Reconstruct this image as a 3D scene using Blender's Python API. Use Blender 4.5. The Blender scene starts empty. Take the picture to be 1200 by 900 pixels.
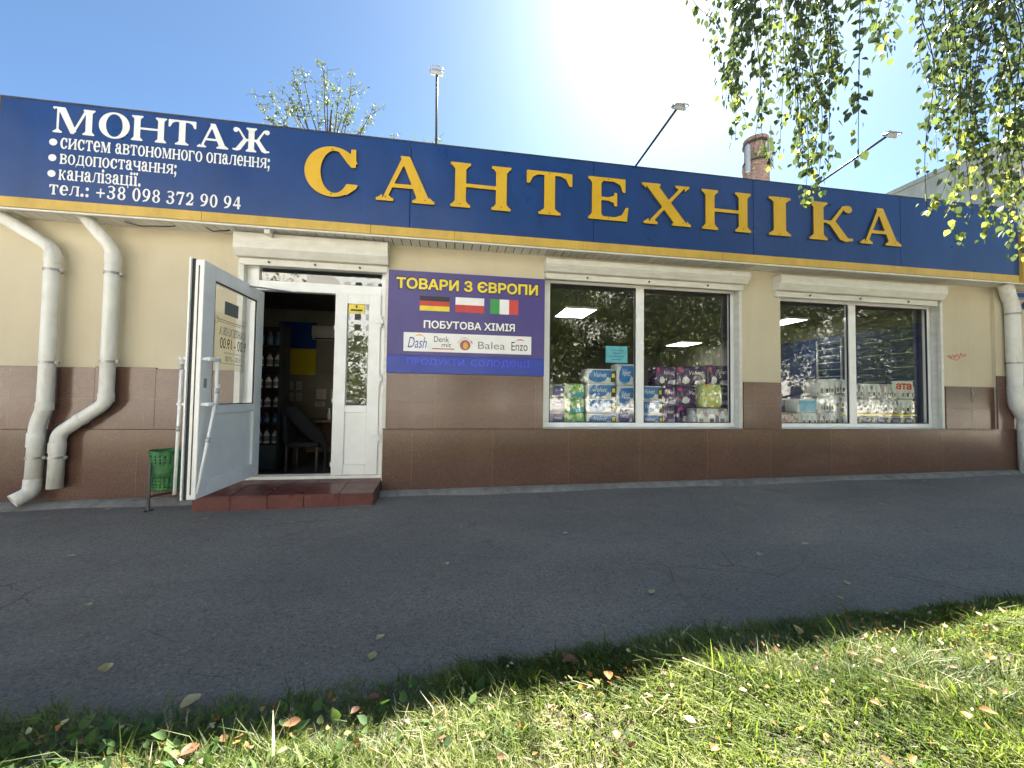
import bpy, bmesh, math, random
import numpy as np
from mathutils import Vector, Matrix

SC = bpy.context.scene
COL = SC.collection
R = math.radians
random.seed(7)
rng = np.random.RandomState(11)

# ------------------------------------------------------------------ camera
yaw, pitch, roll = R(8.7723), R(1.9038), R(.7947)
F = Vector((math.sin(yaw)*math.cos(pitch), math.cos(yaw)*math.cos(pitch), math.sin(pitch)))
r0 = Vector((math.cos(yaw), -math.sin(yaw), 0)); u0 = r0.cross(F)
cr, sr = math.cos(roll), math.sin(roll)
rt = cr*r0 + sr*u0; up = -sr*r0 + cr*u0
cam = bpy.data.cameras.new('camera'); camo = bpy.data.objects.new('camera', cam); COL.objects.link(camo)
cam.sensor_fit = 'HORIZONTAL'; cam.sensor_width = 36; cam.lens = 13.5
cam.clip_start = .05; cam.clip_end = 3000
camo.matrix_world = Matrix(((rt.x, up.x, -F.x, 0), (rt.y, up.y, -F.y, -4.6), (rt.z, up.z, -F.z, 1.12), (0, 0, 0, 1)))
SC.camera = camo

# ------------------------------------------------------------------ sky, sun, exposure
SUN_AZ, SUN_EL = R(33), R(48.6)
w = bpy.data.worlds.new('World'); SC.world = w; w.use_nodes = True
nt = w.node_tree; nt.nodes.clear()
wo = nt.nodes.new('ShaderNodeOutputWorld'); bg = nt.nodes.new('ShaderNodeBackground')
sky = nt.nodes.new('ShaderNodeTexSky'); sky.sky_type = 'NISHITA'; sky.sun_disc = False
sky.sun_elevation = SUN_EL; sky.sun_rotation = SUN_AZ
sky.air_density = .4; sky.dust_density = .32; sky.ozone_density = 1.0
bg.inputs['Strength'].default_value = .05
hue = nt.nodes.new('ShaderNodeMix'); hue.data_type = 'RGBA'; hue.blend_type = 'MULTIPLY'; hue.inputs[0].default_value = 1; hue.inputs[7].default_value = (.80, 1.0, 1.03, 1)   # a clear, slightly cyan late-summer sky
nt.links.new(sky.outputs[0], hue.inputs[6]); nt.links.new(hue.outputs[2], bg.inputs[0]); nt.links.new(bg.outputs[0], wo.inputs[0])
sl = bpy.data.lights.new('sun', 'SUN'); so = bpy.data.objects.new('sun', sl); COL.objects.link(so)
sl.energy = 5; sl.angle = R(.53); sl.color = (1, .95, .86)
sdir = Vector((math.sin(SUN_AZ)*math.cos(SUN_EL), math.cos(SUN_AZ)*math.cos(SUN_EL), math.sin(SUN_EL)))
so.rotation_euler = sdir.to_track_quat('Z', 'Y').to_euler()
SC.view_settings.view_transform = 'Standard'; SC.view_settings.look = 'None'
SC.view_settings.exposure = 3.05; SC.view_settings.gamma = 1; SC.view_settings.use_curve_mapping = False
SC.view_settings.use_white_balance = True; SC.view_settings.white_balance_temperature = 6850; SC.view_settings.white_balance_tint = 10
SC.cycles.max_bounces = 10; SC.cycles.transparent_max_bounces = 12
SC.cycles.use_denoising = True

# ------------------------------------------------------------------ materials
def nmat(name):
    m = bpy.data.materials.new(name); m.use_nodes = True
    t = m.node_tree; b = t.nodes['Principled BSDF']
    return m, t, b
def ramp(t, fac, stops):
    n = t.nodes.new('ShaderNodeValToRGB'); e = n.color_ramp.elements
    while len(e) < len(stops): e.new(.5)
    for k, (p, c) in enumerate(stops):
        e[k].position = p; e[k].color = (*c, 1)
    t.links.new(fac, n.inputs[0]); return n.outputs[0]
def noise(t, scale, detail=4, rough=.55, vec=None, dist=0):
    n = t.nodes.new('ShaderNodeTexNoise'); n.inputs['Scale'].default_value = scale
    n.inputs['Detail'].default_value = detail; n.inputs['Roughness'].default_value = rough
    n.inputs['Distortion'].default_value = dist
    if vec is not None: t.links.new(vec, n.inputs['Vector'])
    return n.outputs[0]
def coords(t, scale=(1, 1, 1), kind='Object', loc=(0, 0, 0)):
    c = t.nodes.new('ShaderNodeTexCoord'); m = t.nodes.new('ShaderNodeMapping')
    m.inputs['Scale'].default_value = scale; m.inputs['Location'].default_value = loc
    t.links.new(c.outputs[kind], m.inputs[0]); return m.outputs[0]
def geo(t, scale=(1, 1, 1)):
    c = t.nodes.new('ShaderNodeNewGeometry'); m = t.nodes.new('ShaderNodeMapping')
    m.inputs['Scale'].default_value = scale; t.links.new(c.outputs['Position'], m.inputs[0]); return m.outputs[0]
def mixc(t, fac, a, b, mode='MIX'):
    n = t.nodes.new('ShaderNodeMix'); n.data_type = 'RGBA'; n.blend_type = mode
    for s, v in ((n.inputs[0], fac), (n.inputs[6], a), (n.inputs[7], b)):
        if isinstance(v, (int, float)): s.default_value = v
        elif isinstance(v, tuple): s.default_value = (*v, 1)
        else: t.links.new(v, s)
    return n.outputs[2]
def bump(t, b, h, strength=.3, dist=.01):
    n = t.nodes.new('ShaderNodeBump'); n.inputs['Strength'].default_value = strength; n.inputs['Distance'].default_value = dist
    t.links.new(h, n.inputs['Height']); t.links.new(n.outputs[0], b.inputs['Normal'])
def plain(name, c, rough=.5, metal=0, var=.08, scale=6, spec=.5):
    m, t, b = nmat(name)
    f = noise(t, scale, 5, .6, geo(t))
    lo = tuple(max(0, x*(1-var*2)) for x in c); hi = tuple(min(1, x*(1+var)) for x in c)
    t.links.new(ramp(t, f, [(.3, lo), (.65, hi)]), b.inputs['Base Color'])
    b.inputs['Roughness'].default_value = rough; b.inputs['Metallic'].default_value = metal
    b.inputs['Specular IOR Level'].default_value = spec
    return m

M = {}
# plaster: cream render with faint stains and a fine grain
m, t, b = nmat('plaster'); g = geo(t)
c1 = ramp(t, noise(t, .9, 6, .6, g), [(.3, (.50, .445, .325)), (.7, (.575, .52, .39))])
st = ramp(t, noise(t, 1.0, 6, .65, geo(t, (2.2, 2.2, .5))), [(.5, (1, 1, 1)), (.8, (.87, .85, .81))])
t.links.new(mixc(t, 1., c1, st, 'MULTIPLY'), b.inputs['Base Color']); b.inputs['Roughness'].default_value = .9
bump(t, b, noise(t, 160, 3, .6, g), .25, .004); M['plaster'] = m
# polished brown granite tiles
def granite(name, tw, th, mul, ox=0., oz=0.):
    m, t, b = nmat(name); g = geo(t)
    sep = t.nodes.new('ShaderNodeSeparateXYZ'); t.links.new(g, sep.inputs[0])
    com = t.nodes.new('ShaderNodeCombineXYZ')
    ax = t.nodes.new('ShaderNodeMath'); ax.operation = 'ADD'; ax.inputs[1].default_value = ox; t.links.new(sep.outputs[0], ax.inputs[0])
    az = t.nodes.new('ShaderNodeMath'); az.operation = 'ADD'; az.inputs[1].default_value = oz; t.links.new(sep.outputs[2], az.inputs[0])
    t.links.new(ax.outputs[0], com.inputs[0]); t.links.new(az.outputs[0], com.inputs[1])
    br = t.nodes.new('ShaderNodeTexBrick'); br.offset = 0; br.inputs['Scale'].default_value = 1
    br.inputs['Brick Width'].default_value = tw; br.inputs['Row Height'].default_value = th
    br.inputs['Mortar Size'].default_value = .0035; br.inputs['Mortar Smooth'].default_value = .3
    br.inputs['Color1'].default_value = (.86, .86, .86, 1); br.inputs['Color2'].default_value = (1.04, 1.0, .98, 1)
    br.inputs['Mortar'].default_value = (1.5, 1.5, 1.5, 1)
    t.links.new(com.outputs[0], br.inputs['Vector'])
    k = mul
    sp = ramp(t, noise(t, 85, 5, .75, g, .5), [(.3, (.085*k, .043*k, .032*k)), (.46, (.18*k, .102*k, .077*k)), (.60, (.215*k, .127*k, .099*k)), (.72, (.46*k, .35*k, .29*k))])
    bl = ramp(t, noise(t, 2.4, 5, .6, g), [(.3, (.93, .92, .9)), (.7, (1.05, 1.04, 1.02))])
    vein = ramp(t, noise(t, 9, 7, .75, geo(t, (.7, 1, 2.2)), 2.5), [(.64, (1, 1, 1)), (.69, (1.7, 1.6, 1.5)), (.73, (1, 1, 1))])
    c = mixc(t, 1., mixc(t, 1., sp, bl, 'MULTIPLY'), br.outputs['Color'], 'MULTIPLY')
    c = mixc(t, .5, c, mixc(t, 1., c, vein, 'MULTIPLY'))
    du = ramp(t, noise(t, 1.1, 7, .72, geo(t, (.6, 1, 1.6)), .4), [(.52, (0,)*3), (.75, (.2,)*3)]); c = mixc(t, du, c, (.25, .19, .145))
    t.links.new(c, b.inputs['Base Color'])
    rr = ramp(t, noise(t, 3, 5, .65, g), [(.3, (.12,)*3), (.7, (.24,)*3)])
    t.links.new(rr, b.inputs['Roughness'])
    bump(t, b, br.outputs['Fac'], .25, -.003)
    M[name] = m
granite('granite_low', .93, .745, .70, .45, .02)
granite('granite_up', .6, .315, .70, .2, -.726+.63)
# asphalt: dark aggregate, worn patches, small cracks
m, t, b = nmat('asphalt'); g = geo(t)
a = ramp(t, noise(t, 150, 4, .75, g), [(.30, (.15, .14, .125)), (.5, (.33, .31, .28)), (.66, (.41, .385, .345)), (.80, (.54, .51, .46))])
vs = t.nodes.new('ShaderNodeTexVoronoi'); vs.inputs['Scale'].default_value = 95; t.links.new(g, vs.inputs['Vector'])
sp_ = t.nodes.new('ShaderNodeSeparateColor'); t.links.new(vs.outputs['Color'], sp_.inputs[0])
stn = ramp(t, sp_.outputs[0], [(.0, (.62,)*3), (.25, (.9,)*3), (.9, (1.05,)*3), (1, (1.3, 1.28, 1.22))]); a = mixc(t, 1., a, stn, 'MULTIPLY')
sy = t.nodes.new('ShaderNodeSeparateXYZ'); t.links.new(g, sy.inputs[0])     # the asphalt is worn rough along the verge
wr = t.nodes.new('ShaderNodeMapRange'); wr.inputs['From Min'].default_value = -1.9; wr.inputs['From Max'].default_value = -2.7; wr.inputs['To Min'].default_value = .12; wr.inputs['To Max'].default_value = 1.0; t.links.new(sy.outputs[1], wr.inputs['Value'])
pch = ramp(t, noise(t, .7, 7, .66, geo(t, (.55, 1, 1))), [(.3, (.70, .71, .74)), (.5, (.95, .95, .95)), (.72, (1.22, 1.19, 1.13))])
drp = ramp(t, noise(t, 2.6, 6, .7, g, 1.2), [(.60, (1,)*3), (.68, (.72, .71, .70))]); pch = mixc(t, .7, pch, mixc(t, 1., pch, drp, 'MULTIPLY'))
v = t.nodes.new('ShaderNodeTexVoronoi'); v.feature = 'DISTANCE_TO_EDGE'; v.inputs['Scale'].default_value = 1.6
wv = mixc(t, .12, g, noise(t, 3, 5, .6, g)); t.links.new(wv, v.inputs['Vector'])
ck = ramp(t, v.outputs['Distance'], [(0, (.35,)*3), (.006, (1,)*3)])
ckm = ramp(t, noise(t, 1.1, 3, .5, g), [(.52, (0,)*3), (.62, (1,)*3)])
c = mixc(t, 1., a, pch, 'MULTIPLY'); c = mixc(t, ckm, c, mixc(t, 1., c, ck, 'MULTIPLY'))
t.links.new(c, b.inputs['Base Color']); b.inputs['Roughness'].default_value = .6
rough_n = mixc(t, wr.outputs[0], (.5, .5, .5), noise(t, 22, 7, .78, geo(t, (.7, 1, 1)), .8))
h = mixc(t, .6, noise(t, 130, 5, .85, g), rough_n)
bump(t, b, h, 1., .045); M['asphalt'] = m
M['bounce_paving'] = plain('bounce_paving', (.46, .43, .39), .9, 0, .1, 1.5); M['road_old'] = plain('road_old', (.15, .148, .145), .9, 0, .1, 1.5)  # paving is pale so that unseen ground throws sunlight on the facade
# concrete
m, t, b = nmat('concrete'); g = geo(t)
t.links.new(mixc(t, 1., ramp(t, noise(t, 9, 7, .7, g), [(.3, (.16, .155, .14)), (.7, (.34, .33, .30))]), ramp(t, noise(t, 1.3, 4, .6, g), [(.3, (.75,)*3), (.7, (1.05,)*3)]), 'MULTIPLY'), b.inputs['Base Color'])
b.inputs['Roughness'].default_value = .9; bump(t, b, noise(t, 60, 5, .7, g), .5, .01); M['concrete'] = m
# pale concrete of the far building, with streaks
m, t, b = nmat('far_concrete'); g = geo(t)
t.links.new(mixc(t, 1., ramp(t, noise(t, .5, 6, .6, g), [(.3, (.30, .31, .32)), (.7, (.42, .42, .42))]), ramp(t, noise(t, 1, 5, .6, geo(t, (1.4, 1.4, .12))), [(.4, (.78,)*3), (.7, (1.05,)*3)]), 'MULTIPLY'), b.inputs['Base Color'])
b.inputs['Roughness'].default_value = .9; M['far_concrete'] = m
# red chimney brick, greyed and lightened in its colour to imitate haze
m, t, b = nmat('chimney_brick')
c_ = coords(t, (1, 1, 1), 'UV')
n1 = noise(t, 1.2, 6, .7, geo(t))
n2 = noise(t, 3.2, 3, .6, geo(t, (1, 1, 3)))
t.links.new(mixc(t, 1., ramp(t, n2, [(.35, (.20, .115, .09)), (.55, (.29, .17, .135)), (.68, (.46, .36, .31))]), ramp(t, n1, [(.3, (.85,)*3), (.7, (1.1,)*3)]), 'MULTIPLY'), b.inputs['Base Color'])
b.inputs['Roughness'].default_value = .9; M['chimney_brick'] = m
# painted sign sheet, slightly dusty gloss
def sheet(name, c, rough, dirt):
    m, t, b = nmat(name); g = geo(t)
    d = ramp(t, noise(t, 1.3, 6, .65, geo(t, (2.5, 1, .6))), [(.35, tuple(x*(1-dirt) for x in c)), (.7, c)])
    s = ramp(t, noise(t, 7, 6, .7, geo(t, (1.2, 1, .8))), [(.3, (1-dirt*.8,)*3), (.5, (1,)*3)])
    t.links.new(mixc(t, 1., d, s, 'MULTIPLY'), b.inputs['Base Color'])
    t.links.new(ramp(t, noise(t, 2.2, 5, .6, g), [(.3, (rough*.8,)*3), (.7, (rough*1.3,)*3)]), b.inputs['Roughness'])
    bump(t, b, noise(t, 1.5, 2, .5, geo(t, (1, 1, .7))), .3, .06)
    M[name] = m
sheet('sign_blue', (.007, .046, .19), .33, .2)
sheet('sign_yellow', (.60, .40, .075), .45, .2)
sheet('letter_gold', (.66, .40, .015), .42, .13)
sheet('board_blue', (.066, .050, .23), .38, .1)
sheet('board_band', (.015, .05, .38), .4, .12)
M['letter_white'] = plain('letter_white', (.72, .74, .74), .45, 0, .06, 9)
M['letter_side'] = plain('letter_side', (.10, .07, .02), .6)
M['pvc'] = plain('pvc', (.82, .83, .83), .32, 0, .035, 5)
m, t, b = nmat('shutter_white'); g = geo(t)
t.links.new(mixc(t, 1., ramp(t, noise(t, 6, 5, .6, geo(t, (1, 1, 3))), [(.3, (.56, .55, .50)), (.7, (.68, .67, .62))]), ramp(t, noise(t, 2, 5, .7, geo(t, (6, 6, .5))), [(.5, (1,)*3), (.85, (.92, .91, .88))]), 'MULTIPLY'), b.inputs['Base Color'])
b.inputs['Roughness'].default_value = .42; M['shutter_white'] = m
m, t, b = nmat('pipe_white'); g = geo(t)
t.links.new(mixc(t, 1., ramp(t, noise(t, 5, 5, .6, g), [(.3, (.62, .62, .58)), (.7, (.74, .74, .71))]), ramp(t, noise(t, 5, 6, .7, geo(t, (2, 2, .4))), [(.5, (1,)*3), (.75, (.74, .70, .62))]), 'MULTIPLY'), b.inputs['Base Color'])
b.inputs['Roughness'].default_value = .45; M['pipe_white'] = m
m, t, b = nmat('soffit'); g = geo(t)
t.links.new(ramp(t, noise(t, 4, 5, .6, geo(t, (2, .5, 1))), [(.3, (.58, .57, .53)), (.7, (.74, .73, .69))]), b.inputs['Base Color']); b.inputs['Roughness'].default_value = .5; M['soffit'] = m
M['gasket'] = plain('gasket', (.02, .02, .022), .6)
M['steel'] = plain('steel', (.34, .34, .35), .42, .7)
M['dark_metal'] = plain('dark_metal', (.07, .065, .06), .5, .4, .2)
M['lamp_grey'] = plain('lamp_grey', (.42, .43, .44), .45, .3)
M['bin_green'] = plain('bin_green', (.035, .17, .05), .45, .1, .3, 14)
m, t, b = nmat('step_tile'); g = geo(t)
t.links.new(mixc(t, 1., ramp(t, noise(t, 30, 6, .7, g), [(.3, (.095, .024, .02)), (.7, (.155, .045, .036))]), ramp(t, noise(t, 3.2, 5, .65, g), [(.35, (.8,)*3), (.72, (1.3, 1.35, 1.4))]), 'MULTIPLY'), b.inputs['Base Color'])
t.links.new(ramp(t, noise(t, 6, 5, .6, g), [(.3, (.22,)*3), (.7, (.5,)*3)]), b.inputs['Roughness']); M['step_tile'] = m
M['grout'] = plain('grout', (.16, .10, .085), .9)
M['red_ink'] = plain('red_ink', (.55, .06, .05), .6)
M['black_ink'] = plain('black_ink', (.02, .02, .025), .5)
M['grey_ink'] = plain('grey_ink', (.22, .22, .23), .5)
M['white_ink'] = plain('white_ink', (.80, .80, .80), .4, 0, .03)
M['yellow_ink'] = plain('yellow_ink', (.78, .62, .03), .4, 0, .05)
M['blue_ink'] = plain('blue_ink', (.02, .08, .36), .4)
M['green_ink'] = plain('green_ink', (.03, .30, .07), .4)
M['orange_ink'] = plain('orange_ink', (.75, .40, .10), .4)
M['faded_blue'] = plain('faded_blue', (.05, .08, .80), .4)
M['rust_ink'] = plain('rust_ink', (.35, .13, .09), .5)
M['shadow_ink'] = plain('shadow_ink', (.03, .02, .05), .5)
M['cyan_paper'] = plain('cyan_paper', (.14, .50, .60), .6)
M['paper'] = plain('paper', (.72, .71, .67), .7)
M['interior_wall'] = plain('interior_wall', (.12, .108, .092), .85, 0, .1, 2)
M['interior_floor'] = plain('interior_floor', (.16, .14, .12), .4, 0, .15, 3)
M['dark_cloth'] = plain('dark_cloth', (.018, .018, .022), .9)
M['wood'] = plain('wood', (.16, .09, .05), .5, 0, .2, 12)
M['blue_wall'] = plain('blue_wall', (.012, .03, .14), .5)
M['dark_shelf'] = plain('dark_shelf', (.05, .05, .055), .5)
M['cabinet'] = plain('cabinet', (.10, .11, .12), .5)
M['soil'] = plain('soil', (.05, .042, .026), .95, 0, .4, 18)
M['bark'] = plain('bark', (.06, .05, .042), .9, 0, .3, 14)
M['dark_bark'] = plain('dark_bark', (.024, .02, .017), .9, 0, .3, 14)
M['twig'] = plain('twig', (.035, .026, .02), .8, 0, .2, 20)
# white birch bark with dark marks
m, t, b = nmat('birch_bark')
t.links.new(ramp(t, noise(t, 3, 5, .6, geo(t, (1.5, 1.5, 7))), [(.38, (.05, .045, .04)), (.45, (.5, .48, .44)), (.8, (.66, .64, .6))]), b.inputs['Base Color']); b.inputs['Roughness'].default_value = .8; M['birch_bark'] = m
# window glass: transparent body with mirror reflection at its surface
def glass(name, ior, tint, blur=0.):
    m = bpy.data.materials.new(name); m.use_nodes = True; t = m.node_tree; t.nodes.clear()
    o = t.nodes.new('ShaderNodeOutputMaterial'); mx = t.nodes.new('ShaderNodeMixShader')
    tr = t.nodes.new('ShaderNodeBsdfTransparent'); tr.inputs[0].default_value = (*tint, 1)
    gl = t.nodes.new('ShaderNodeBsdfGlossy'); gl.inputs['Roughness'].default_value = blur
    gl.inputs[0].default_value = (.95, .97, .98, 1)
    f0 = ((ior-1)/(ior+1))**2
    lw = t.nodes.new('ShaderNodeLayerWeight'); pw = t.nodes.new('ShaderNodeMath'); pw.operation = 'POWER'; pw.inputs[1].default_value = 5
    t.links.new(lw.outputs['Facing'], pw.inputs[0]); lw.inputs[0].default_value = .5
    ma = t.nodes.new('ShaderNodeMath'); ma.operation = 'MULTIPLY_ADD'; ma.inputs[1].default_value = 1-f0; ma.inputs[2].default_value = f0
    t.links.new(pw.outputs[0], ma.inputs[0]); lw = ma
    t.links.new(lw.outputs[0], mx.inputs[0]); t.links.new(tr.outputs[0], mx.inputs[1]); t.links.new(gl.outputs[0], mx.inputs[2])
    t.links.new(mx.outputs[0], o.inputs[0]); M[name] = m
glass('glass', 1.95, (.95, .97, .96), .022)
glass('door_glass', 2.2, (.86, .89, .88)); glass('leaf_glass', 1.35, (.93, .95, .94))
glass('film', 1.2, (.97, .97, .94))
def emit(name, c, s):
    m = bpy.data.materials.new(name); m.use_nodes = True; t = m.node_tree; t.nodes.clear()
    o = t.nodes.new('ShaderNodeOutputMaterial'); e = t.nodes.new('ShaderNodeEmission')
    e.inputs[0].default_value = (*c, 1); e.inputs[1].default_value = s; t.links.new(e.outputs[0], o.inputs[0]); M[name] = m
emit('lamp_panel', (.93, 1, .97), 2.0)
# leaves and grass: per-leaf tint attribute, light passes through
def leafy(name, stops, trans, thru=.45, rough=.45):
    m = bpy.data.materials.new(name); m.use_nodes = True; t = m.node_tree; b = t.nodes['Principled BSDF']; o = t.nodes['Material Output']
    at = t.nodes.new('ShaderNodeAttribute'); at.attribute_name = 'tint'
    c = ramp(t, at.outputs['Fac'], stops); c2 = ramp(t, at.outputs['Fac'], trans)
    t.links.new(c, b.inputs['Base Color']); b.inputs['Roughness'].default_value = rough
    tl = t.nodes.new('ShaderNodeBsdfTranslucent'); t.links.new(c2, tl.inputs[0])
    mx = t.nodes.new('ShaderNodeMixShader'); mx.inputs[0].default_value = thru
    t.links.new(b.outputs[0], mx.inputs[1]); t.links.new(tl.outputs[0], mx.inputs[2]); t.links.new(mx.outputs[0], o.inputs[0]); M[name] = m
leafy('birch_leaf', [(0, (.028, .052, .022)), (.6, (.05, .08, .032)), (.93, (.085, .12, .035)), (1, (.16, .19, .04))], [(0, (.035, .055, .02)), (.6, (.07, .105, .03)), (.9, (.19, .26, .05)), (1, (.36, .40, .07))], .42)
leafy('far_leaf', [(0, (.045, .08, .025)), (.7, (.09, .13, .04)), (1, (.18, .20, .07))], [(0, (.10, .16, .03)), (.7, (.17, .22, .05)), (1, (.28, .28, .06))], .4)
leafy('thin_leaf', [(0, (.05, .075, .035)), (.7, (.085, .115, .05)), (1, (.13, .15, .07))], [(0, (.07, .10, .04)), (.7, (.11, .15, .05)), (1, (.19, .22, .07))], .4)
leafy('grass_blade', [(0, (.045, .075, .014)), (.45, (.11, .16, .022)), (.7, (.18, .225, .048)), (.85, (.34, .32, .17)), (1, (.52, .47, .33))], [(0, (.10, .16, .022)), (.45, (.19, .28, .03)), (.7, (.27, .33, .06)), (.85, (.36, .34, .15)), (1, (.44, .39, .24))], .42, .58)
leafy('weed_leaf', [(0, (.03, .08, .02)), (.6, (.06, .13, .03)), (1, (.11, .18, .045))], [(0, (.08, .17, .03)), (1, (.18, .30, .05))], .35, .75)
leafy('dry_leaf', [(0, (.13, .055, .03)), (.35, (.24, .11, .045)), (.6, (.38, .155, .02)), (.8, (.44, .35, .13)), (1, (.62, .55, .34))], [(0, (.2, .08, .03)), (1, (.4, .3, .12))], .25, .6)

# ------------------------------------------------------------------ mesh helpers
class MB:
    def __init__(s): s.v = []; s.f = []; s.mi = []
    def face(s, pts, mi=0):
        k = len(s.v); s.v += [tuple(p) for p in pts]; s.f.append(tuple(range(k, k+len(pts)))); s.mi.append(mi)
    def box(s, x0, x1, y0, y1, z0, z1, mi=0):
        k = len(s.v)
        s.v += [(x, y, z) for z in (z0, z1) for y in (y0, y1) for x in (x0, x1)]
        for f in ((0, 2, 3, 1), (4, 5, 7, 6), (0, 1, 5, 4), (2, 6, 7, 3), (0, 4, 6, 2), (1, 3, 7, 5)):
            s.f.append(tuple(k+i for i in f)); s.mi.append(mi)
    def hexa(s, p, mi=0):           # eight corners in the order of box()
        k = len(s.v); s.v += [tuple(q) for q in p]
        for f in ((0, 2, 3, 1), (4, 5, 7, 6), (0, 1, 5, 4), (2, 6, 7, 3), (0, 4, 6, 2), (1, 3, 7, 5)):
            s.f.append(tuple(k+i for i in f)); s.mi.append(mi)
    def prism_x(s, prof, x0, x1, mi=0):   # (y,z) outline drawn along x
        n = len(prof); k = len(s.v)
        s.v += [(x0, y, z) for y, z in prof] + [(x1, y, z) for y, z in prof]
        for i in range(n):
            j = (i+1) % n; s.f.append((k+i, k+j, k+n+j, k+n+i)); s.mi.append(mi)
        s.f.append(tuple(k+i for i in reversed(range(n)))); s.f.append(tuple(k+n+i for i in range(n))); s.mi += [mi, mi]
    def tube(s, pts, rad, n=12, caps=True, mi=0):
        pts = [Vector(p) for p in pts]; k0 = len(s.v)
        rad = rad if isinstance(rad, (list, tuple)) else [rad]*len(pts)
        prev = None
        for i, p in enumerate(pts):
            if i == 0: d = pts[1]-p
            elif i == len(pts)-1: d = p-pts[i-1]
            else: d = (pts[i+1]-p).normalized() + (p-pts[i-1]).normalized()
            d = d.normalized() if d.length > 1e-9 else Vector((0, 0, 1))
            if prev is None:
                a = d.orthogonal().normalized()
            else:
                a = prev - d*prev.dot(d); a = a.normalized() if a.length > 1e-6 else d.orthogonal().normalized()
            prev = a; bb = d.cross(a)
            for q in range(n):
                th = 2*math.pi*q/n; s.v.append(tuple(p + rad[i]*(math.cos(th)*a + math.sin(th)*bb)))
        for i in range(len(pts)-1):
            for q in range(n):
                j = (q+1) % n; s.f.append((k0+i*n+q, k0+i*n+j, k0+(i+1)*n+j, k0+(i+1)*n+q)); s.mi.append(mi)
        if caps:
            s.f.append(tuple(k0+q for q in reversed(range(n)))); s.f.append(tuple(k0+(len(pts)-1)*n+q for q in range(n))); s.mi += [mi, mi]
    def lathe(s, prof, cx=0, cy=0, n=24, mi=0):   # (r,z) outline about a vertical axis
        k = len(s.v); L = len(prof)
        for r_, z in prof:
            for q in range(n):
                th = 2*math.pi*q/n; s.v.append((cx+r_*math.cos(th), cy+r_*math.sin(th), z))
        for i in range(L-1):
            for q in range(n):
                j = (q+1) % n; s.f.append((k+i*n+q, k+i*n+j, k+(i+1)*n+j, k+(i+1)*n+q)); s.mi.append(mi)
    def build(s, name, mats, parent=None, bevel=0, smooth=False, local=False, seg=2):
        me = bpy.data.meshes.new(name); me.from_pydata(s.v, [], s.f); me.update()
        for mm in (mats if isinstance(mats, (list, tuple)) else [mats]): me.materials.append(M[mm] if isinstance(mm, str) else mm)
        me.polygons.foreach_set('material_index', s.mi)
        if smooth: me.polygons.foreach_set('use_smooth', [True]*len(s.f))
        return link(name, me, parent, bevel, local, seg)
def wloc(o):
    v = Vector((0, 0, 0))
    while o is not None: v += o.location; o = o.parent
    return v
def link(name, me, parent=None, bevel=0, local=False, seg=2):
    o = bpy.data.objects.new(name, me); COL.objects.link(o)
    if parent is not None:
        o.parent = parent
        if not local: o.location = -wloc(parent)
    if bevel:
        b = o.modifiers.new('bevel', 'BEVEL'); b.width = bevel; b.segments = seg; b.limit_method = 'ANGLE'; b.angle_limit = R(40)
        b.harden_normals = False
    return o
def tag(o, label=None, cat=None, group=None, kind=None):
    for k, v in (('label', label), ('category', cat), ('group', group), ('kind', kind)):
        if v: o[k] = v
    return o
def thing(name, label, cat, loc=(0, 0, 0), group=None):
    o = bpy.data.objects.new(name, None); COL.objects.link(o); o.location = loc; o.empty_display_size = .1
    return tag(o, label, cat, group)
def box(name, mat, parent, x0, x1, y0, y1, z0, z1, bevel=.004, local=False):
    mb = MB(); mb.box(x0, x1, y0, y1, z0, z1); return mb.build(name, mat, parent, bevel, False, local)
def copy_tree(o, parent=None):
    c = o.copy(); COL.objects.link(c); c.parent = parent
    for ch in list(o.children): copy_tree(ch, c)
    return c
def quads(name, V, mat, parent=None, tint=None, smooth=False):   # V: (n,4,3) array of separate quads, or (verts, faces)
    if isinstance(V, tuple): P, Q = V
    else: P = V.reshape(-1, 3); Q = np.arange(len(P)).reshape(-1, 4)
    me = bpy.data.meshes.new(name); me.vertices.add(len(P)); me.vertices.foreach_set('co', P.astype(np.float32).ravel())
    me.loops.add(Q.size); me.loops.foreach_set('vertex_index', Q.astype(np.int32).ravel())
    me.polygons.add(len(Q)); me.polygons.foreach_set('loop_start', np.arange(0, Q.size, 4, dtype=np.int32)); me.polygons.foreach_set('loop_total', np.full(len(Q), 4, np.int32))
    me.update(calc_edges=True)
    if tint is not None:
        a = me.attributes.new('tint', 'FLOAT', 'POINT'); a.data.foreach_set('value', tint.astype(np.float32))
    if smooth: me.polygons.foreach_set('use_smooth', [True]*len(Q))
    me.materials.append(M[mat]); return link(name, me, parent)
def gz(x): return .0107*max(-14, min(14, x))

# leaves: six-point folded blades, laid out by numpy
LT = np.array([(0, 0, 0), (.30, .22, .07), (.27, .55, .06), (0, 1, -.02), (-.27, .55, .06), (-.30, .22, .07)])
def leaves(C, D, N, S, wid=1.0, tmpl=LT):
    """C centres of the stalk end, D leaf direction, N leaf normal, S length -> verts, quads"""
    D = D/np.linalg.norm(D, axis=1, keepdims=True)
    N = N - D*(N*D).sum(1, keepdims=True); N = N/np.maximum(1e-6, np.linalg.norm(N, axis=1, keepdims=True))
    X_ = np.cross(D, N)
    T = tmpl[None]*S[:, None, None]
    P = C[:, None] + X_[:, None]*T[:, :, :1]*wid + D[:, None]*T[:, :, 1:2] + N[:, None]*T[:, :, 2:3]
    n = len(C); k = np.arange(n)[:, None]*6
    Q = np.concatenate([k+np.array([0, 1, 2, 3]), k+np.array([0, 3, 4, 5])], 0)
    return P.reshape(-1, 3), Q

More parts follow.
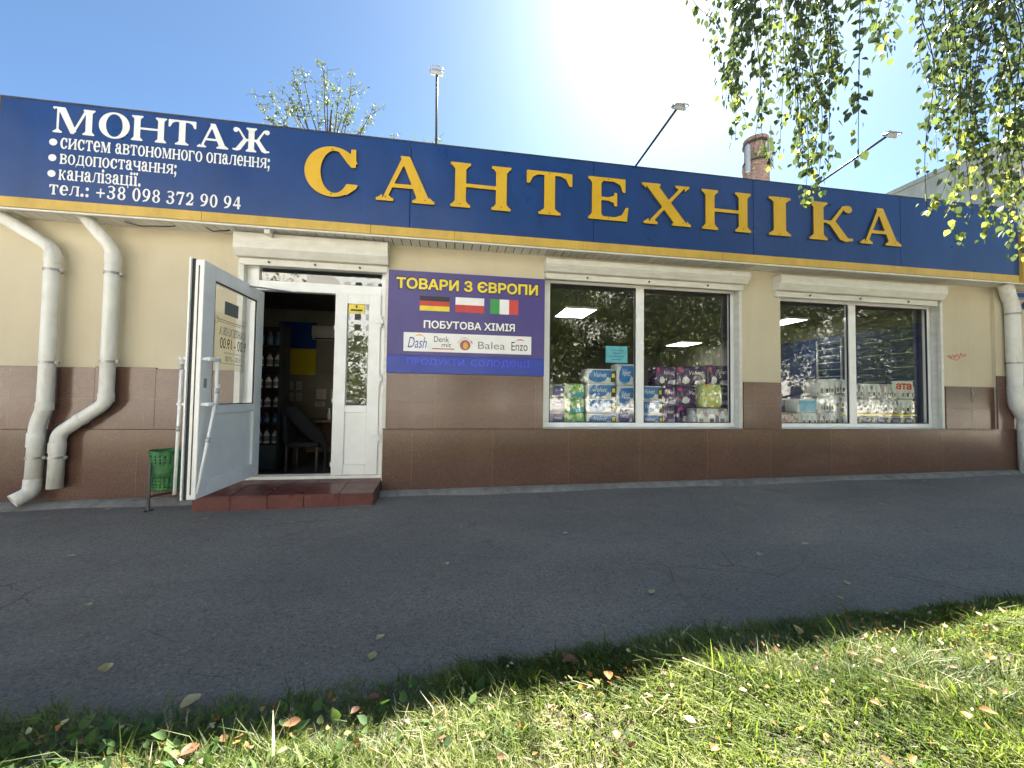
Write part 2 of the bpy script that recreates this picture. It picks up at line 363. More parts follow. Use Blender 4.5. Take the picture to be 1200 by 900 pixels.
# ------------------------------------------------------------------ lettering
from mathutils.geometry import delaunay_2d_cdt
def fill_loops(loops, thick=0.):
    """flat mesh (x, y, 0) of closed outlines, holes by parity; thick > 0 adds side walls behind it"""
    vs, es = [], []
    for lp in loops:
        k = len(vs); n = len(lp); vs += [Vector((p[0], p[1])) for p in lp]; es += [(k+i, k+(i+1) % n) for i in range(n)]
    V, E, Fc = delaunay_2d_cdt(vs, es, [], 0, 1e-6)[:3]
    A = np.array([vs[a] for a, b in es]); B = np.array([vs[b] for a, b in es])
    Vn = np.array([tuple(v) for v in V]); T = np.array([f for f in Fc if len(f) == 3]); c = Vn[T].mean(1)
    par = np.zeros(len(c), bool)
    for a, b_ in zip(A, B):
        if a[1] != b_[1]: par ^= ((a[1] > c[:, 1]) != (b_[1] > c[:, 1])) & (c[:, 0] < (b_[0]-a[0])*(c[:, 1]-a[1])/(b_[1]-a[1])+a[0])
    fs = [tuple(int(q) for q in t_) for t_ in T[par]]; P = [(v[0], v[1], 0) for v in V]; side = []
    if thick:
        k = len(P); P += [(v.x, v.y, 0) for v in vs]; m_ = len(vs); P += [(v.x, v.y, -thick) for v in vs]
        side = [(k+a, k+b_, k+m_+b_, k+m_+a) for a, b_ in es]
    me = bpy.data.meshes.new('t'); me.from_pydata(P, [], fs+side); me.update()
    return me
_ol = {}
def text_loops(body, shear):
    if (body, shear) in _ol: return _ol[(body, shear)]
    cu = bpy.data.curves.new('t', 'FONT'); cu.body = body; cu.shear = shear; cu.resolution_u = 4; cu.fill_mode = 'NONE'
    o = bpy.data.objects.new('temp', cu); COL.objects.link(o); bpy.context.view_layer.update()
    me = bpy.data.meshes.new_from_object(o.evaluated_get(bpy.context.evaluated_depsgraph_get())); bpy.data.objects.remove(o)
    nb = {}
    for e in me.edges: a, b_ = e.vertices; nb.setdefault(a, []).append(b_); nb.setdefault(b_, []).append(a)
    seen = set(); loops = []
    for k in nb:
        if k in seen: continue
        lp = []; cur = k
        while cur is not None: seen.add(cur); lp.append(tuple(me.vertices[cur].co[:2])); q = [j for j in nb[cur] if j not in seen]; cur = q[0] if q else None
        if len(lp) > 2: loops.append(lp)
    _ol[(body, shear)] = loops; return loops
def embolden(loops, off, N=44):
    h = 1/N; al = np.array([p for l in loops for p in l]); lo = al.min(0)-off-3*h; hi = al.max(0)+off+3*h
    gx, gy = np.meshgrid(np.arange(lo[0], hi[0], h), np.arange(lo[1], hi[1], h)); d = np.full(gx.shape, 1e9); ins = np.zeros(gx.shape, bool)
    for l in loops:
        for i in range(len(l)):
            (ax, ay), (bx, by) = l[i], l[(i+1) % len(l)]; ex, ey = bx-ax, by-ay
            i0, i1 = max(0, int((min(ax, bx)-lo[0])/h)-6), int((max(ax, bx)-lo[0])/h)+8
            sx, sy = gx[:, i0:i1], gy[:, i0:i1]; tt = np.clip(((sx-ax)*ex+(sy-ay)*ey)/(ex*ex+ey*ey+1e-12), 0, 1)
            d[:, i0:i1] = np.minimum(d[:, i0:i1], np.hypot(sx-ax-tt*ex, sy-ay-tt*ey))
            if ay != by: ins ^= ((ay > gy) != (by > gy)) & (gx < ex*(gy-ay)/ey+ax)
    return trace(np.clip(np.where(ins, -d, d)-off+1e-7, -1, 1), lo[0], lo[1], h)
def place(me, name, mat, parent, fx, fz, y):
    co = np.empty(len(me.vertices)*3); me.vertices.foreach_get('co', co); co = co.reshape(-1, 3)
    P = np.stack([fx(co[:, 0]), y - co[:, 2], fz(co[:, 1])], 1)
    me.vertices.foreach_set('co', P.ravel()); me.update(); me.name = name
    me.materials.clear(); me.materials.append(M[mat]); return link(name, me, parent)
def sans(name, body, x0, x1, z0, z1, y, mat, parent, offset=.0, shear=0.):
    loops = text_loops(body, shear)
    if offset >= .025: loops = embolden(loops, offset)
    me = fill_loops(loops); al = np.array([p for l in loops for p in l]); (a, c), (b_, d) = al.min(0), al.max(0)
    return place(me, name, mat, parent, lambda x: x0+(x-a)*(x1-x0)/(b_-a), lambda z: z0+(z-c)*(z1-z0)/(d-c), y)
# --- a bold slab serif drawn from distance fields and traced to outlines
X = Y = None
def P_(*pts):
    d = np.full(X.shape, 1e9); ins = np.zeros(X.shape, bool); n = len(pts)
    for i in range(n):
        ax, ay = pts[i]; bx, by = pts[(i+1) % n]; ex, ey = bx-ax, by-ay
        wx, wy = X-ax, Y-ay; tt = np.clip((wx*ex+wy*ey)/(ex*ex+ey*ey+1e-12), 0, 1)
        d = np.minimum(d, np.hypot(wx-tt*ex, wy-tt*ey))
        if ay != by: ins ^= ((ay > Y) != (by > Y)) & (X < ex*(Y-ay)/ey+ax)
    return np.where(ins, -d, d)
def B_(x0, y0, x1, y1): return P_((x0, y0), (x1, y0), (x1, y1), (x0, y1))
def E_(cx, cy, rx, ry): return (np.hypot((X-cx)/rx, (Y-cy)/ry)-1)*min(rx, ry)
def U_(*a):
    o = a[0]
    for q in a[1:]: o = np.minimum(o, q)
    return o
def D_(a, *b):
    for q in b: a = np.maximum(a, -q)
    return a
def I_(a, b): return np.maximum(a, b)
SH, SE = .065, .085
def foot(x0, x1, y, up=1, e=SE):     # a slab serif with soft brackets under (or over) a stem
    h = SH*up
    return U_(B_(x0-e, min(y, y+h), x1+e, max(y, y+h)), P_((x0-e*.7, y+h), (x0+.001, y+h), (x0+.001, y+h*2.2)), P_((x1+e*.7, y+h), (x1-.001, y+h), (x1-.001, y+h*2.2)))
def stem(x, s=.21, y0=0, y1=1, e=SE): return U_(B_(x, y0, x+s, y1), foot(x, x+s, y0, 1, e), foot(x, x+s, y1, -1, e))
def arc(cx, cy, rx, ry, tx, ty, sh=0): return D_(E_(cx, cy, rx, ry), E_(cx+sh, cy, rx-tx, ry-ty))
S_ = .21
def gA(): return 1.12, U_(P_((.12, .03), (.20, .03), (.56, .93), (.50, 1.0), (.485, .985)), P_((.44, 1), (.62, 1), (1.02, .03), (.79, .03)), B_(.27, .30, .78, .385), foot(.12, .22, 0, 1, .11), foot(.78, 1.0, 0, 1, .10))
def gN(): return 1.20, U_(stem(.10), stem(.89), B_(.2, .46, 1., .54))
def gT(): return 1.02, U_(B_(.40, 0, .62, 1), foot(.40, .62, 0, 1, .12), B_(.04, .92, .98, 1), P_((.04, .95), (.04, .70), (.10, .70), (.17, .86), (.30, .93)), P_((.98, .95), (.98, .70), (.92, .70), (.85, .86), (.72, .93)))
def gE(): return .98, U_(stem(.10, S_), B_(.1, .92, .86, 1), B_(.1, 0, .9, .08), P_((.86, .95), (.86, .68), (.80, .68), (.74, .85), (.58, .93)), P_((.90, .05), (.93, .33), (.87, .33), (.78, .15), (.60, .07)), B_(.2, .46, .62, .54), B_(.60, .34, .67, .66), P_((.45, .53), (.62, .60), (.62, .40), (.45, .47)))
def gX(): return 1.14, U_(P_((.10, .97), (.36, .97), (1.0, .03), (.73, .03)), P_((.86, .97), (.95, .97), (.24, .03), (.15, .03)), foot(.12, .33, 1, -1, .09), foot(.84, .94, 1, -1, .10), foot(.17, .26, 0, 1, .10), foot(.76, .98, 0, 1, .09))
def gI(): return .46, stem(.12)
def karm(x): return U_(P_((x, .44), (x+.10, .54), (x+.33, .93), (x+.42, .97), (x+.44, .90), (x+.36, .84), (x+.17, .50), (x+.08, .42)), E_(x+.46, .87, .09, .10), P_((x+.02, .50), (x+.16, .56), (x+.36, .24), (x+.45, .10), (x+.56, .10), (x+.56, .04), (x+.40, .0), (x+.28, .05)))
def gK(): return 1.03, U_(stem(.10), karm(.38), B_(.28, .46, .48, .53))
def flip(a): return a[:, ::-1]
def gS(): return 1.06, U_(D_(arc(.54, .5, .48, .52, .235, .085, .04), B_(.74, .27, 1.6, .70)), B_(.86, .62, .95, 1.0), P_((.70, .94), (.87, .78), (.87, .62), (.80, .70), (.66, .90)), P_((.66, .07), (.92, .26), (1.0, .27), (.96, .18), (.80, .04)))
def gO(): return 1.08, arc(.54, .5, .50, .52, .23, .07)
def gM(): return 1.46, U_(B_(.17, 0, .24, 1), foot(.17, .24, 0, 1, .11), foot(.10, .30, 1, -1, .06), P_((.17, 1), (.42, 1), (.80, .10), (.70, 0), (.62, 0)), P_((.64, 0), (.72, 0), (1.16, 1.0), (1.06, 1.0)), stem(1.08))
def gZh():
    k = karm(.88); xs = X.copy()
    globals()['X'] = 1.56-xs; k2 = karm(.88); globals()['X'] = xs
    return 1.56, U_(stem(.675), k, k2, B_(.6, .46, .98, .53))
def gI2(): return 1.20, U_(stem(.10), stem(.89), P_((.28, .10), (.92, .74), (.92, .90), (.28, .26)))
def gP(): return 1.20, U_(stem(.10), stem(.89), B_(.2, .92, 1., 1))
def gG(): return .96, U_(stem(.10), B_(.1, .92, .86, 1), P_((.86, .95), (.88, .66), (.82, .66), (.74, .85), (.58, .93)))
def gL(): return 1.14, U_(stem(.83), B_(.36, .92, .95, 1), P_((.36, .97), (.45, .97), (.33, .2), (.16, .0), (.02, .06), (.05, .16), (.22, .18)))
def gYa(): return 1.12, U_(stem(.80), D_(arc(.60, .72, .46, .28, .19, .07), B_(.86, -1, 2, 2)), B_(.55, .44, .9, .51), P_((.5, .47), (.68, .47), (.28, .0), (.02, .0), (.02, .065), (.12, .065)))
def gV(): return 1.02, U_(stem(.10), D_(arc(.50, .755, .42, .245, .20, .075), B_(-1, -1, .28, 2)), D_(arc(.52, .275, .46, .275, .21, .075), B_(-1, -1, .28, 2)))
def gZ(): return .92, U_(D_(arc(.42, .755, .40, .25, .19, .075), B_(-1, .62, .34, .86), B_(-1, -1, .2, .8)), D_(arc(.42, .275, .44, .285, .20, .075), B_(-1, .16, .34, .5), B_(-1, .3, .2, 2)), E_(.14, .80, .09, .09), E_(.12, .19, .10, .09), B_(.3, .47, .52, .54))
def gTs(): return 1.22, U_(stem(.10), stem(.85), B_(.1, 0, 1.2, .09), P_((1.08, .06), (1.18, .06), (1.18, -.28), (1.10, -.28), (1.06, -.05)))
def gCh(): return 1.12, U_(stem(.82), B_(.10, .62, .30, 1), foot(.10, .30, 1, -1), D_(arc(.55, .66, .45, .30, .2, .09), B_(-1, .66, 3, 3)), B_(.5, .36, .9, .45))
def gD(): return 1.20, U_(B_(.86, .05, 1.06, .95), B_(.36, .92, 1.12, 1), B_(.03, 0, 1.18, .08), B_(.03, -.22, .09, .06), B_(1.12, -.22, 1.18, .06), P_((.42, .95), (.50, .95), (.42, .35), (.28, .05), (.18, .05), (.32, .35)))
def small(g):
    def f():
        k = .72; xs, ys = X.copy(), Y.copy(); globals()['X'] = xs/k; globals()['Y'] = ys/k
        w_, q = g(); globals()['X'] = xs; globals()['Y'] = ys; return w_*k, q*k
    return f
def ga(): return .74, U_(B_(.40, .06, .58, .55), D_(arc(.33, .54, .25, .19, .10, .07), B_(-1, -1, .9, .54), ), E_(.17, .56, .095, .085), D_(arc(.30, .21, .26, .22, .15, .065), B_(.5, -1, 2, 2)), P_((.50, .10), (.56, 0), (.72, 0), (.72, .06), (.58, .12)))
def ge(): return .72, U_(D_(arc(.37, .36, .33, .38, .17, .07, .03), B_(.5, .13, 2, .34)), B_(.2, .34, .69, .40), D_(E_(.37, .36, .33, .38), B_(-1, -1, 2, .40), E_(.40, .38, .15, .28)))
def gi(): return .38, U_(B_(.10, 0, .28, .70), foot(.10, .28, 0, 1, .07), B_(.03, .64, .2, .70), E_(.19, .89, .11, .11))
def gyi(): return .42, U_(B_(.12, 0, .30, .70), foot(.12, .30, 0, 1, .07), B_(.05, .64, .2, .70), E_(.08, .89, .095, .095), E_(.34, .89, .095, .095))
def dot(): return .32, E_(.15, .10, .12, .12)
def colon(): return .36, U_(E_(.17, .10, .12, .12), E_(.17, .58, .12, .12))
def semi(): return .36, U_(E_(.17, .08, .11, .11), E_(.17, .58, .12, .12), P_((.27, .08), (.22, -.16), (.08, -.24), (.07, -.20), (.16, -.10), (.12, 0)))
def plus(): return .86, U_(B_(.08, .33, .76, .43), B_(.37, .04, .47, .72))
def d0(): return .76, arc(.38, .48, .33, .50, .175, .07)
def d8(): return .76, U_(arc(.38, .73, .28, .25, .14, .06), arc(.38, .25, .32, .27, .17, .065))
def d9(): return .76, U_(arc(.38, .65, .32, .33, .16, .065), D_(arc(.16, .62, .54, .64, .19, .08), B_(-2, -2, .30, 2), B_(-2, .66, 2, 2)), P_((.32, .06), (.12, -.02), (.08, .04), (.30, .16)))
def d3(): return .76, U_(D_(arc(.34, .745, .32, .235, .16, .065), B_(-1, -1, .2, .86)), D_(arc(.32, .265, .36, .285, .18, .065), B_(-1, .1, .2, 2)), B_(.22, .47, .42, .535), E_(.12, .16, .09, .09))
def d7(): return .76, U_(B_(.08, .82, .70, .97), P_((.58, .90), (.70, .95), (.40, -.02), (.22, -.02)), P_((.08, .97), (.02, .68), (.07, .68), (.20, .85)))
def d2(): return .76, U_(D_(arc(.36, .70, .30, .29, .17, .07), B_(-1, -1, .34, .66), B_(-1, -1, 2, .52)), P_((.62, .60), (.50, .50), (.06, .06), (.06, 0), (.24, .08), (.66, .52)), B_(.06, 0, .62, .15), P_((.58, .05), (.70, .28), (.66, .28), (.52, .12)))
def d4(): return .76, U_(B_(.43, 0, .61, .98), P_((.43, .98), (.52, .98), (.16, .36), (.05, .26)), B_(.05, .22, .72, .36))
GL = {'А': gA, 'Н': gN, 'Т': gT, 'Е': gE, 'Х': gX, 'І': gI, 'К': gK, 'С': gS, 'М': gM, 'О': gO, 'Ж': gZh,
      'с': small(gS), 'и': small(gI2), 'т': small(gT), 'м': small(gM), 'в': small(gV), 'о': small(gO), 'н': small(gN), 'г': small(gG), 'п': small(gP),
      'л': small(gL), 'я': small(gYa), 'д': small(gD), 'ч': small(gCh), 'к': small(gK), 'з': small(gZ), 'ц': small(gTs), 'а': ga, 'е': ge, 'і': gi, 'ї': gyi,
      '.': dot, ':': colon, ';': semi, '+': plus, '0': d0, '8': d8, '9': d9, '3': d3, '7': d7, '2': d2, '4': d4}
_gc = {}
def trace(Fd, x0, y0, h):
    ny, nx = Fd.shape; ins = Fd < 0
    code = ins[:-1, :-1]*1 + ins[:-1, 1:]*2 + ins[1:, 1:]*4 + ins[1:, :-1]*8
    adj = {}
    tab = {1: [(3, 0)], 2: [(0, 1)], 3: [(3, 1)], 4: [(1, 2)], 5: [(3, 2), (1, 0)], 6: [(0, 2)], 7: [(3, 2)], 8: [(2, 3)], 9: [(2, 0)], 10: [(0, 3), (2, 1)], 11: [(2, 1)], 12: [(1, 3)], 13: [(1, 0)], 14: [(0, 3)]}
    def key(j, i, e): return [('h', j, i), ('v', j, i+1), ('h', j+1, i), ('v', j, i)][e]
    for j, i in zip(*np.nonzero((code > 0) & (code < 15))):
        for a, b in tab[int(code[j, i])]:
            ka, kb = key(j, i, a), key(j, i, b); adj.setdefault(ka, []).append(kb); adj.setdefault(kb, []).append(ka)
    def pos(k):
        c, j, i = k
        if c == 'h': f0, f1 = Fd[j, i], Fd[j, i+1]; tt = f0/(f0-f1); return (x0+(i+tt)*h, y0+j*h)
        f0, f1 = Fd[j, i], Fd[j+1, i]; tt = f0/(f0-f1); return (x0+i*h, y0+(j+tt)*h)
    seen = set(); loops = []
    for k in adj:
        if k in seen: continue
        lp = []; cur = k; prev = None
        while cur is not None and cur not in seen:
            seen.add(cur); lp.append(pos(cur)); nx_ = [q for q in adj[cur] if q not in seen]; cur = nx_[0] if nx_ else None
        if len(lp) > 3:
            out = [lp[0]]                                # drop points that lie on a straight run
            for i in range(1, len(lp)):
                a, b, c = out[-1], lp[i], lp[(i+1) % len(lp)]
                ar = abs((b[0]-a[0])*(c[1]-a[1])-(b[1]-a[1])*(c[0]-a[0])); ln = math.hypot(c[0]-a[0], c[1]-a[1])+1e-9
                if ar/ln > h*.04: out.append(b)
            if len(out) > 2: loops.append(out)
    return loops
def glyph(ch, N, fat=0.):
    if (ch, N, fat) not in _gc:
        h = 1/N; xs = np.arange(-.25, 1.85, h)+h*.137; ys = np.arange(-.4, 1.25, h)+h*.171
        globals()['X'], globals()['Y'] = np.meshgrid(xs, ys)
        w_, Fd = GL[ch](); _gc[(ch, N, fat)] = (w_, trace(Fd-fat, xs[0], ys[0], h))
    return _gc[(ch, N, fat)]
def serif(name, body, x0, x1, zb, cap, y, mat, parent, N=40, thick=0., track=.0, space=.4, fat=0.):
    x = 0; LL = []
    for ch in body:
        if ch == ' ': x += space; continue
        w_, loops = glyph(ch, N, fat)
        LL += [[(x+px, py) for px, py in lp] for lp in loops]
        x += w_+track
    me = fill_loops(LL, thick); xs = [p[0] for l in LL for p in l]; a, b_ = min(xs), max(xs)
    return place(me, name, mat, parent, lambda q: x0+(q-a)*(x1-x0)/(b_-a), lambda q: zb+q*cap, y)

# ================================================================== GROUND
def sheet_grid(name, mat, x0, x1, y0, y1, nx, ny, zf, kind='structure'):
    mb = MB()
    for j in range(ny+1):
        for i in range(nx+1):
            x = x0+(x1-x0)*i/nx; y = y0+(y1-y0)*j/ny; mb.v.append((x, y, zf(x, y)))
    for j in range(ny):
        for i in range(nx):
            k = j*(nx+1)+i; mb.f.append((k, k+1, k+nx+2, k+nx+1)); mb.mi.append(0)
    return tag(mb.build(name, mat, None, 0, True), kind=kind)
EX = [-14, -3, -1.57, -1.1, -.6, -.3, .06, .47, .9, 1.35, 2.07, 3.2, 5, 14]; EY = [-2.8, -2.94, -2.99, -3.05, -3.06, -3.03, -2.98, -2.955, -2.92, -2.90, -2.915, -2.90, -2.87, -2.8]
def edge_y(x): return np.interp(x, EX, EY)
M['far_ground'] = plain('far_ground', (.075, .095, .035), .95, 0, .3, .4)
sheet_grid('ground', 'far_ground', -900, 900, -900, 900, 8, 8, lambda x, y: -.35)
sheet_grid('pavement', 'asphalt', -14, 14, -4.2, .3, 160, 26, lambda x, y: gz(x) + .006*math.sin(x*2.3+y)*math.sin(y*1.9))
def soil_z(x, y):
    d = edge_y(x) - y
    return .0107*x - .012 + (.035+np.clip(.028*(x-.6), -.05, .09))*np.clip((d+.06)/.3, 0, 1) + np.where(d > .05, .008*np.sin(x*7+y*3)*np.sin(y*6-x*2), 0)
sheet_grid('verge_soil', 'soil', -14, 14, -6.7, -2.7, 240, 50, soil_z)
sheet_grid('road', 'road_old', -200, 200, -17, -10.5, 20, 4, lambda x, y: -.16)
sheet_grid('bounce_footpath', 'bounce_paving', -60, 60, -10.5, -6.6, 60, 6, lambda x, y: -.10+.02*math.sin(x))  # unseen pale strip, added to bounce sunlight onto the shop front
sheet_grid('bounce_yard', 'bounce_paving', -200, 200, -58, -17, 20, 6, lambda x, y: -.20)  # unseen pale ground, also added for its bounced sunlight
# poured concrete strip along the foot of the wall, ragged on its outer side
def strip(x0, x1, wid, name):
    mb = MB(); n = int((x1-x0)*14); rr = np.random.RandomState(5)
    for i in range(n+1):
        x = x0+(x1-x0)*i/n; ww = wid*(1 + .18*math.sin(x*2.1) + .12*math.sin(x*5.7) + rr.uniform(-.08, .08)); zz = gz(x)
        mb.v += [(x, .0, zz+.055), (x, -.055-ww*.55, zz+.045), (x, -.055-ww, zz-.012)]
    for i in range(n):
        k = i*3; mb.f += [(k, k+1, k+4, k+3), (k+1, k+2, k+5, k+4)]; mb.mi += [0, 0]
    return tag(mb.build(name, 'concrete', None, 0, True), kind='structure')
strip(-.79, 8.36, .13, 'foundation_strip'); strip(-9, -2.45, .16, 'foundation_strip')

# ================================================================== SHOP BUILDING
shop = thing('shop_building', 'low cream plastered shop with brown granite base and two big display windows', 'building', (1.5, 4, 0))
W1 = (1.10, 3.82); W2 = (4.41, 7.12); DR = (-2.31, -.785)
WT = 2.62
mb = MB()
for x0, x1 in ((-9, DR[0]), (DR[1], W1[0]), (W1[1], W2[0]), (W2[1], 8.42)): mb.box(x0, x1, 0, .25, -.3, 3.3)
for x0, x1 in (W1, W2): mb.box(x0, x1, 0, .25, WT, 3.3); mb.box(x0, x1, 0, .25, -.3, .72)
mb.box(*DR, 0, .25, 2.62, 3.3); mb.box(*DR, 0, .25, -.3, .10)
mb.box(8.02, 8.24, -.045, 0, -.3, 2.87)            # shallow pilaster at the corner
mb.box(8.42, 14, .10, .35, -.3, 3.3)               # the neighbour's wall carries on, set back
mb.box(-9, -8.75, .25, 9, -.3, 3.3); mb.box(13.75, 14, .35, 9, -.3, 3.3); mb.box(-8.75, 13.75, 8.75, 9, -.3, 3.3)
mb.build('wall', 'plaster', shop)
mb = MB()
def up(x0, x1, top=1.362): box('upper_cladding', 'granite_up', shop, x0, x1, -.02, 0, .726, top, .003)
up(-9, -3.66); up(-3.66, -3.10, 1.375); up(-3.10, DR[0]-.03, 1.362)
up(DR[1]+.03, 1.095, 1.375); up(3.83, 4.40); up(7.13, 8.02)
mb.box(8.005, 8.255, -.065, -.045, .726, 1.53); mb.box(8.255, 8.30, -.065, 0, .726, 1.53); mb.build('pilaster_cladding', 'granite_up', shop, .003)
box('neighbour_cladding', 'granite_up', shop, 8.44, 14, .08, .10, -.2, 1.50)
mb = MB()
box('plinth_cladding', 'granite_low', shop, -9, DR[0]-.04, -.026, 0, -.2, .724); box('plinth_cladding', 'granite_low', shop, DR[1]+.01, 8.36, -.055, 0, -.2, .726)
mb = MB(); mb.box(DR[1]+.006, 8.365, -.066, .0, .727, .741); mb.build('ledge', 'granite_up', shop, .003)
# roof slab, soffit slats, drip trim
mb = MB(); mb.box(-9, 14, -.24, 9, 3.3, 3.42); mb.box(-9.02, -8.9, -.24, 9, 3.42, 3.55); mb.build('roof', 'concrete', shop)
mb = MB(); x = -6.0
while x < 8.4:
    mb.hexa([(x, -.272, 2.862), (x+.088, -.272, 2.862), (x, .0, 2.872), (x+.088, .0, 2.872), (x, -.272, 2.872), (x+.088, -.272, 2.872), (x, .0, 2.882), (x+.088, .0, 2.882)]); x += .1
mb.build('soffit', 'soffit', shop); box('soffit_backing', 'gasket', shop, -6, 8.4, -.272, 0, 2.886, 2.895, 0)
mb = MB(); mb.box(-6, 8.42, -.305, -.274, 2.842, 2.861); mb.build('drip_trim', 'shutter_white', shop, .003)
mb = MB(); mb.box(-1.99, -1.93, -.27, -.20, 2.80, 2.861); mb.box(-1.975, -1.945, -.21, -.15, 2.80, 2.815); mb.build('soffit_bracket', 'shutter_white', shop, .004)
mb = MB()
for x0, ln in ((-3.35, .45), (-2.6, .22)):
    mb.tube([(x0+ln*q/8, -.16+.02*math.sin(q), 2.858-.035*math.sin(math.pi*q/8)) for q in range(9)], .006, 6); mb.build('loose_cable', 'gasket', shop, 0, True); mb = MB()

# roller shutter boxes and guides
def shutter(x0, x1, zt, zb, guide_bottom, right_guide):
    mb = MB()
    mb.prism_x([(-.001, zt), (-.145, zt), (-.155, zt-.012), (-.155, zb+.075), (-.10, zb), (-.001, zb)], x0, x1)
    bx = mb.build('shutter_box', 'shutter_white', shop, .006)
    mb = MB(); mb.box(x0+.01, x1-.01, -.158, -.154, zt-.105, zt-.099); mb.build('seam', 'soffit', bx)
    mb = MB(); mb.box(x0+.02, x1-.02, -.045, -.004, zb-.075, zb-.002)
    sl_ = mb.build('bottom_slat', 'shutter_white', bx, .004)
    for k in range(3):
        mb = MB(); xx = x0 + (x1-x0)*(.2+.3*k); mb.tube([(xx, -.048, zb-.04), (xx, -.062, zb-.04)], .012, 8); mb.build('stop_knob', 'dark_metal', bx)
    return bx
shutter(1.085, 3.835, 2.80, 2.655, .74, True); shutter(4.285, 7.0, 2.80, 2.605, .74, True); shutter(-2.345, -.752, 2.85, 2.605, .1, True)

def window(x0, x1, z0, z1, mull, guideL, glass_top):
    y0, y1 = .14, .21
    fr = MB()
    fr.box(x0, x1, y0, y1, z0, z0+.06); fr.box(x0, x1, y0, y1, glass_top, z1)
    fr.box(x0, x0+.11, y0, y1, z0+.06, glass_top); fr.box(x1-.05, x1, y0, y1, z0+.06, glass_top)
    fr.box(mull-.055, mull+.055, y0-.006, y1, z0+.06, glass_top)
    f = fr.build('window', 'pvc', shop, .006)
    for a, b_ in ((x0+.11, mull-.055), (mull+.055, x1-.05)):
        g = MB()
        for p in ((a, a+.012, z0+.06, glass_top), (b_-.012, b_, z0+.06, glass_top)): g.box(p[0], p[1], y0+.012, y0+.03, p[2], p[3])
        g.box(a+.012, b_-.012, y0+.012, y0+.03, z0+.06, z0+.07); g.box(a+.012, b_-.012, y0+.012, y0+.03, glass_top-.012, glass_top)
        g.build('gasket', 'gasket', f)
        p = MB(); p.face([(a, y0+.022, z0+.06), (b_, y0+.022, z0+.06), (b_, y0+.022, glass_top), (a, y0+.022, glass_top)]); p.build('pane', 'glass', f)
    rv = MB()
    rv.box(x1-.002, x1+.004, -.006, y0, z0-.003, z1); rv.box(x1-.045, x1-.003, -.012, .03, z0, z1-.02); rv.build('guide_rail', 'shutter_white', f, .003)
    sl_ = MB(); sl_.box(x0, x1, -.03, y0, z0-.012, z0-.002); sl_.build('sill', 'pvc', f, .003)
    return f
window(1.10, 3.82, .742, WT, 2.435, 0, 2.585); window(4.41, 7.12, .742, WT, 5.73, 0, 2.53)

# door frame, fixed leaf, transom, open leaf
df = MB()
df.box(-2.305, -2.17, .05, .13, .2, 2.61); df.box(-.845, -.79, .05, .13, .2, 2.61); df.box(-2.17, -.845, .05, .13, 2.28, 2.39); df.box(-2.17, -.845, .05, .13, 2.55, 2.61)
df.box(-2.305, -.79, .03, .13, .165, .2)
dfo = df.build('door_frame', 'pvc', shop, .006)
g = MB(); g.face([(-2.17, .085, 2.39), (-.845, .085, 2.39), (-.845, .085, 2.55), (-2.17, .085, 2.55)]); g.build('transom_pane', 'door_glass', dfo)
g = MB(); g.box(-2.345, -2.285, -.03, .045, .1, 2.6); g.build('guide_rail', 'shutter_white', dfo, .004); g = MB(); g.box(-.79, -.752, -.03, .045, .14, 2.6); g.build('guide_rail', 'shutter_white', dfo, .004)
g = MB(); g.box(-2.16, -1.34, .13, .2, .168, .2); g.box(-2.16, -1.34, .035, .055, .2, .225); g.build('threshold', 'steel', dfo, .003)
fl = MB()
X0, X1, Z0, Z1 = -1.345, -.845, .205, 2.285
fl.box(X0, X0+.13, .025, .09, Z0, Z1); fl.box(X1-.13, X1, .025, .09, Z0, Z1)
fl.box(X0+.13, X1-.13, .025, .09, Z0, .325); fl.box(X0+.13, X1-.13, .025, .09, .915, .995); fl.box(X0+.13, X1-.13, .025, .09, 2.165, Z1)
flo = fl.build('fixed_door_leaf', 'pvc', shop, .005)
box('lower_panel', 'pvc', flo, X0+.13, X1-.13, .05, .075, .325, .915, .002)
g = MB(); g.face([(X0+.13, .055, .995), (X1-.13, .055, .995), (X1-.13, .055, 2.165), (X0+.13, .055, 2.165)]); g.build('pane', 'door_glass', flo)
for z in (.62, 1.30, 1.97):
    g = MB(); g.box(X1-.055, X1+.035, .002, .024, z-.025, z+.025); g.tube([(X1+.005, .012, z-.07), (X1+.005, .012, z+.07)], .013, 10); g.build('hinge', 'pvc', flo, .003)
for z in (.3, 1.02, 1.86): box('latch_stop', 'pvc', flo, X0-.012, X0, .03, .06, z, z+.05, .002)

leaf = MB()      # the leaf stands open at a right angle: it runs along -y
LX0, LX1 = -2.165, -2.095
Y0, Y1 = -1.02, .03
Zb, Zt = .228, 2.245
leaf.box(LX0, LX1, Y0, Y0+.165, Zb, Zt); leaf.box(LX0, LX1, Y1-.15, Y1, Zb, Zt)
leaf.box(LX0, LX1, Y0+.165, Y1-.15, Zb, .37); leaf.box(LX0, LX1, Y0+.165, Y1-.15, .93, 1.01); leaf.box(LX0, LX1, Y0+.165, Y1-.15, 2.115, Zt)
lo = leaf.build('open_door_leaf', 'pvc', shop, .006)
box('lower_panel', 'pvc', lo, -2.142, -2.118, Y0+.165, Y1-.15, .37, .93, .002)
g = MB(); g.face([(-2.13, Y0+.165, 1.01), (-2.13, Y1-.15, 1.01), (-2.13, Y1-.15, 2.115), (-2.13, Y0+.165, 2.115)]); g.build('pane', 'leaf_glass', lo)
g = MB()
for a, b_, c, d in ((Y0+.165, Y0+.177, 1.01, 2.115), (Y1-.162, Y1-.15, 1.01, 2.115), (Y0+.177, Y1-.162, 1.01, 1.02), (Y0+.177, Y1-.162, 2.103, 2.115)): g.box(-2.112, -2.100, a, b_, c, d)
g.build('gasket', 'gasket', lo)
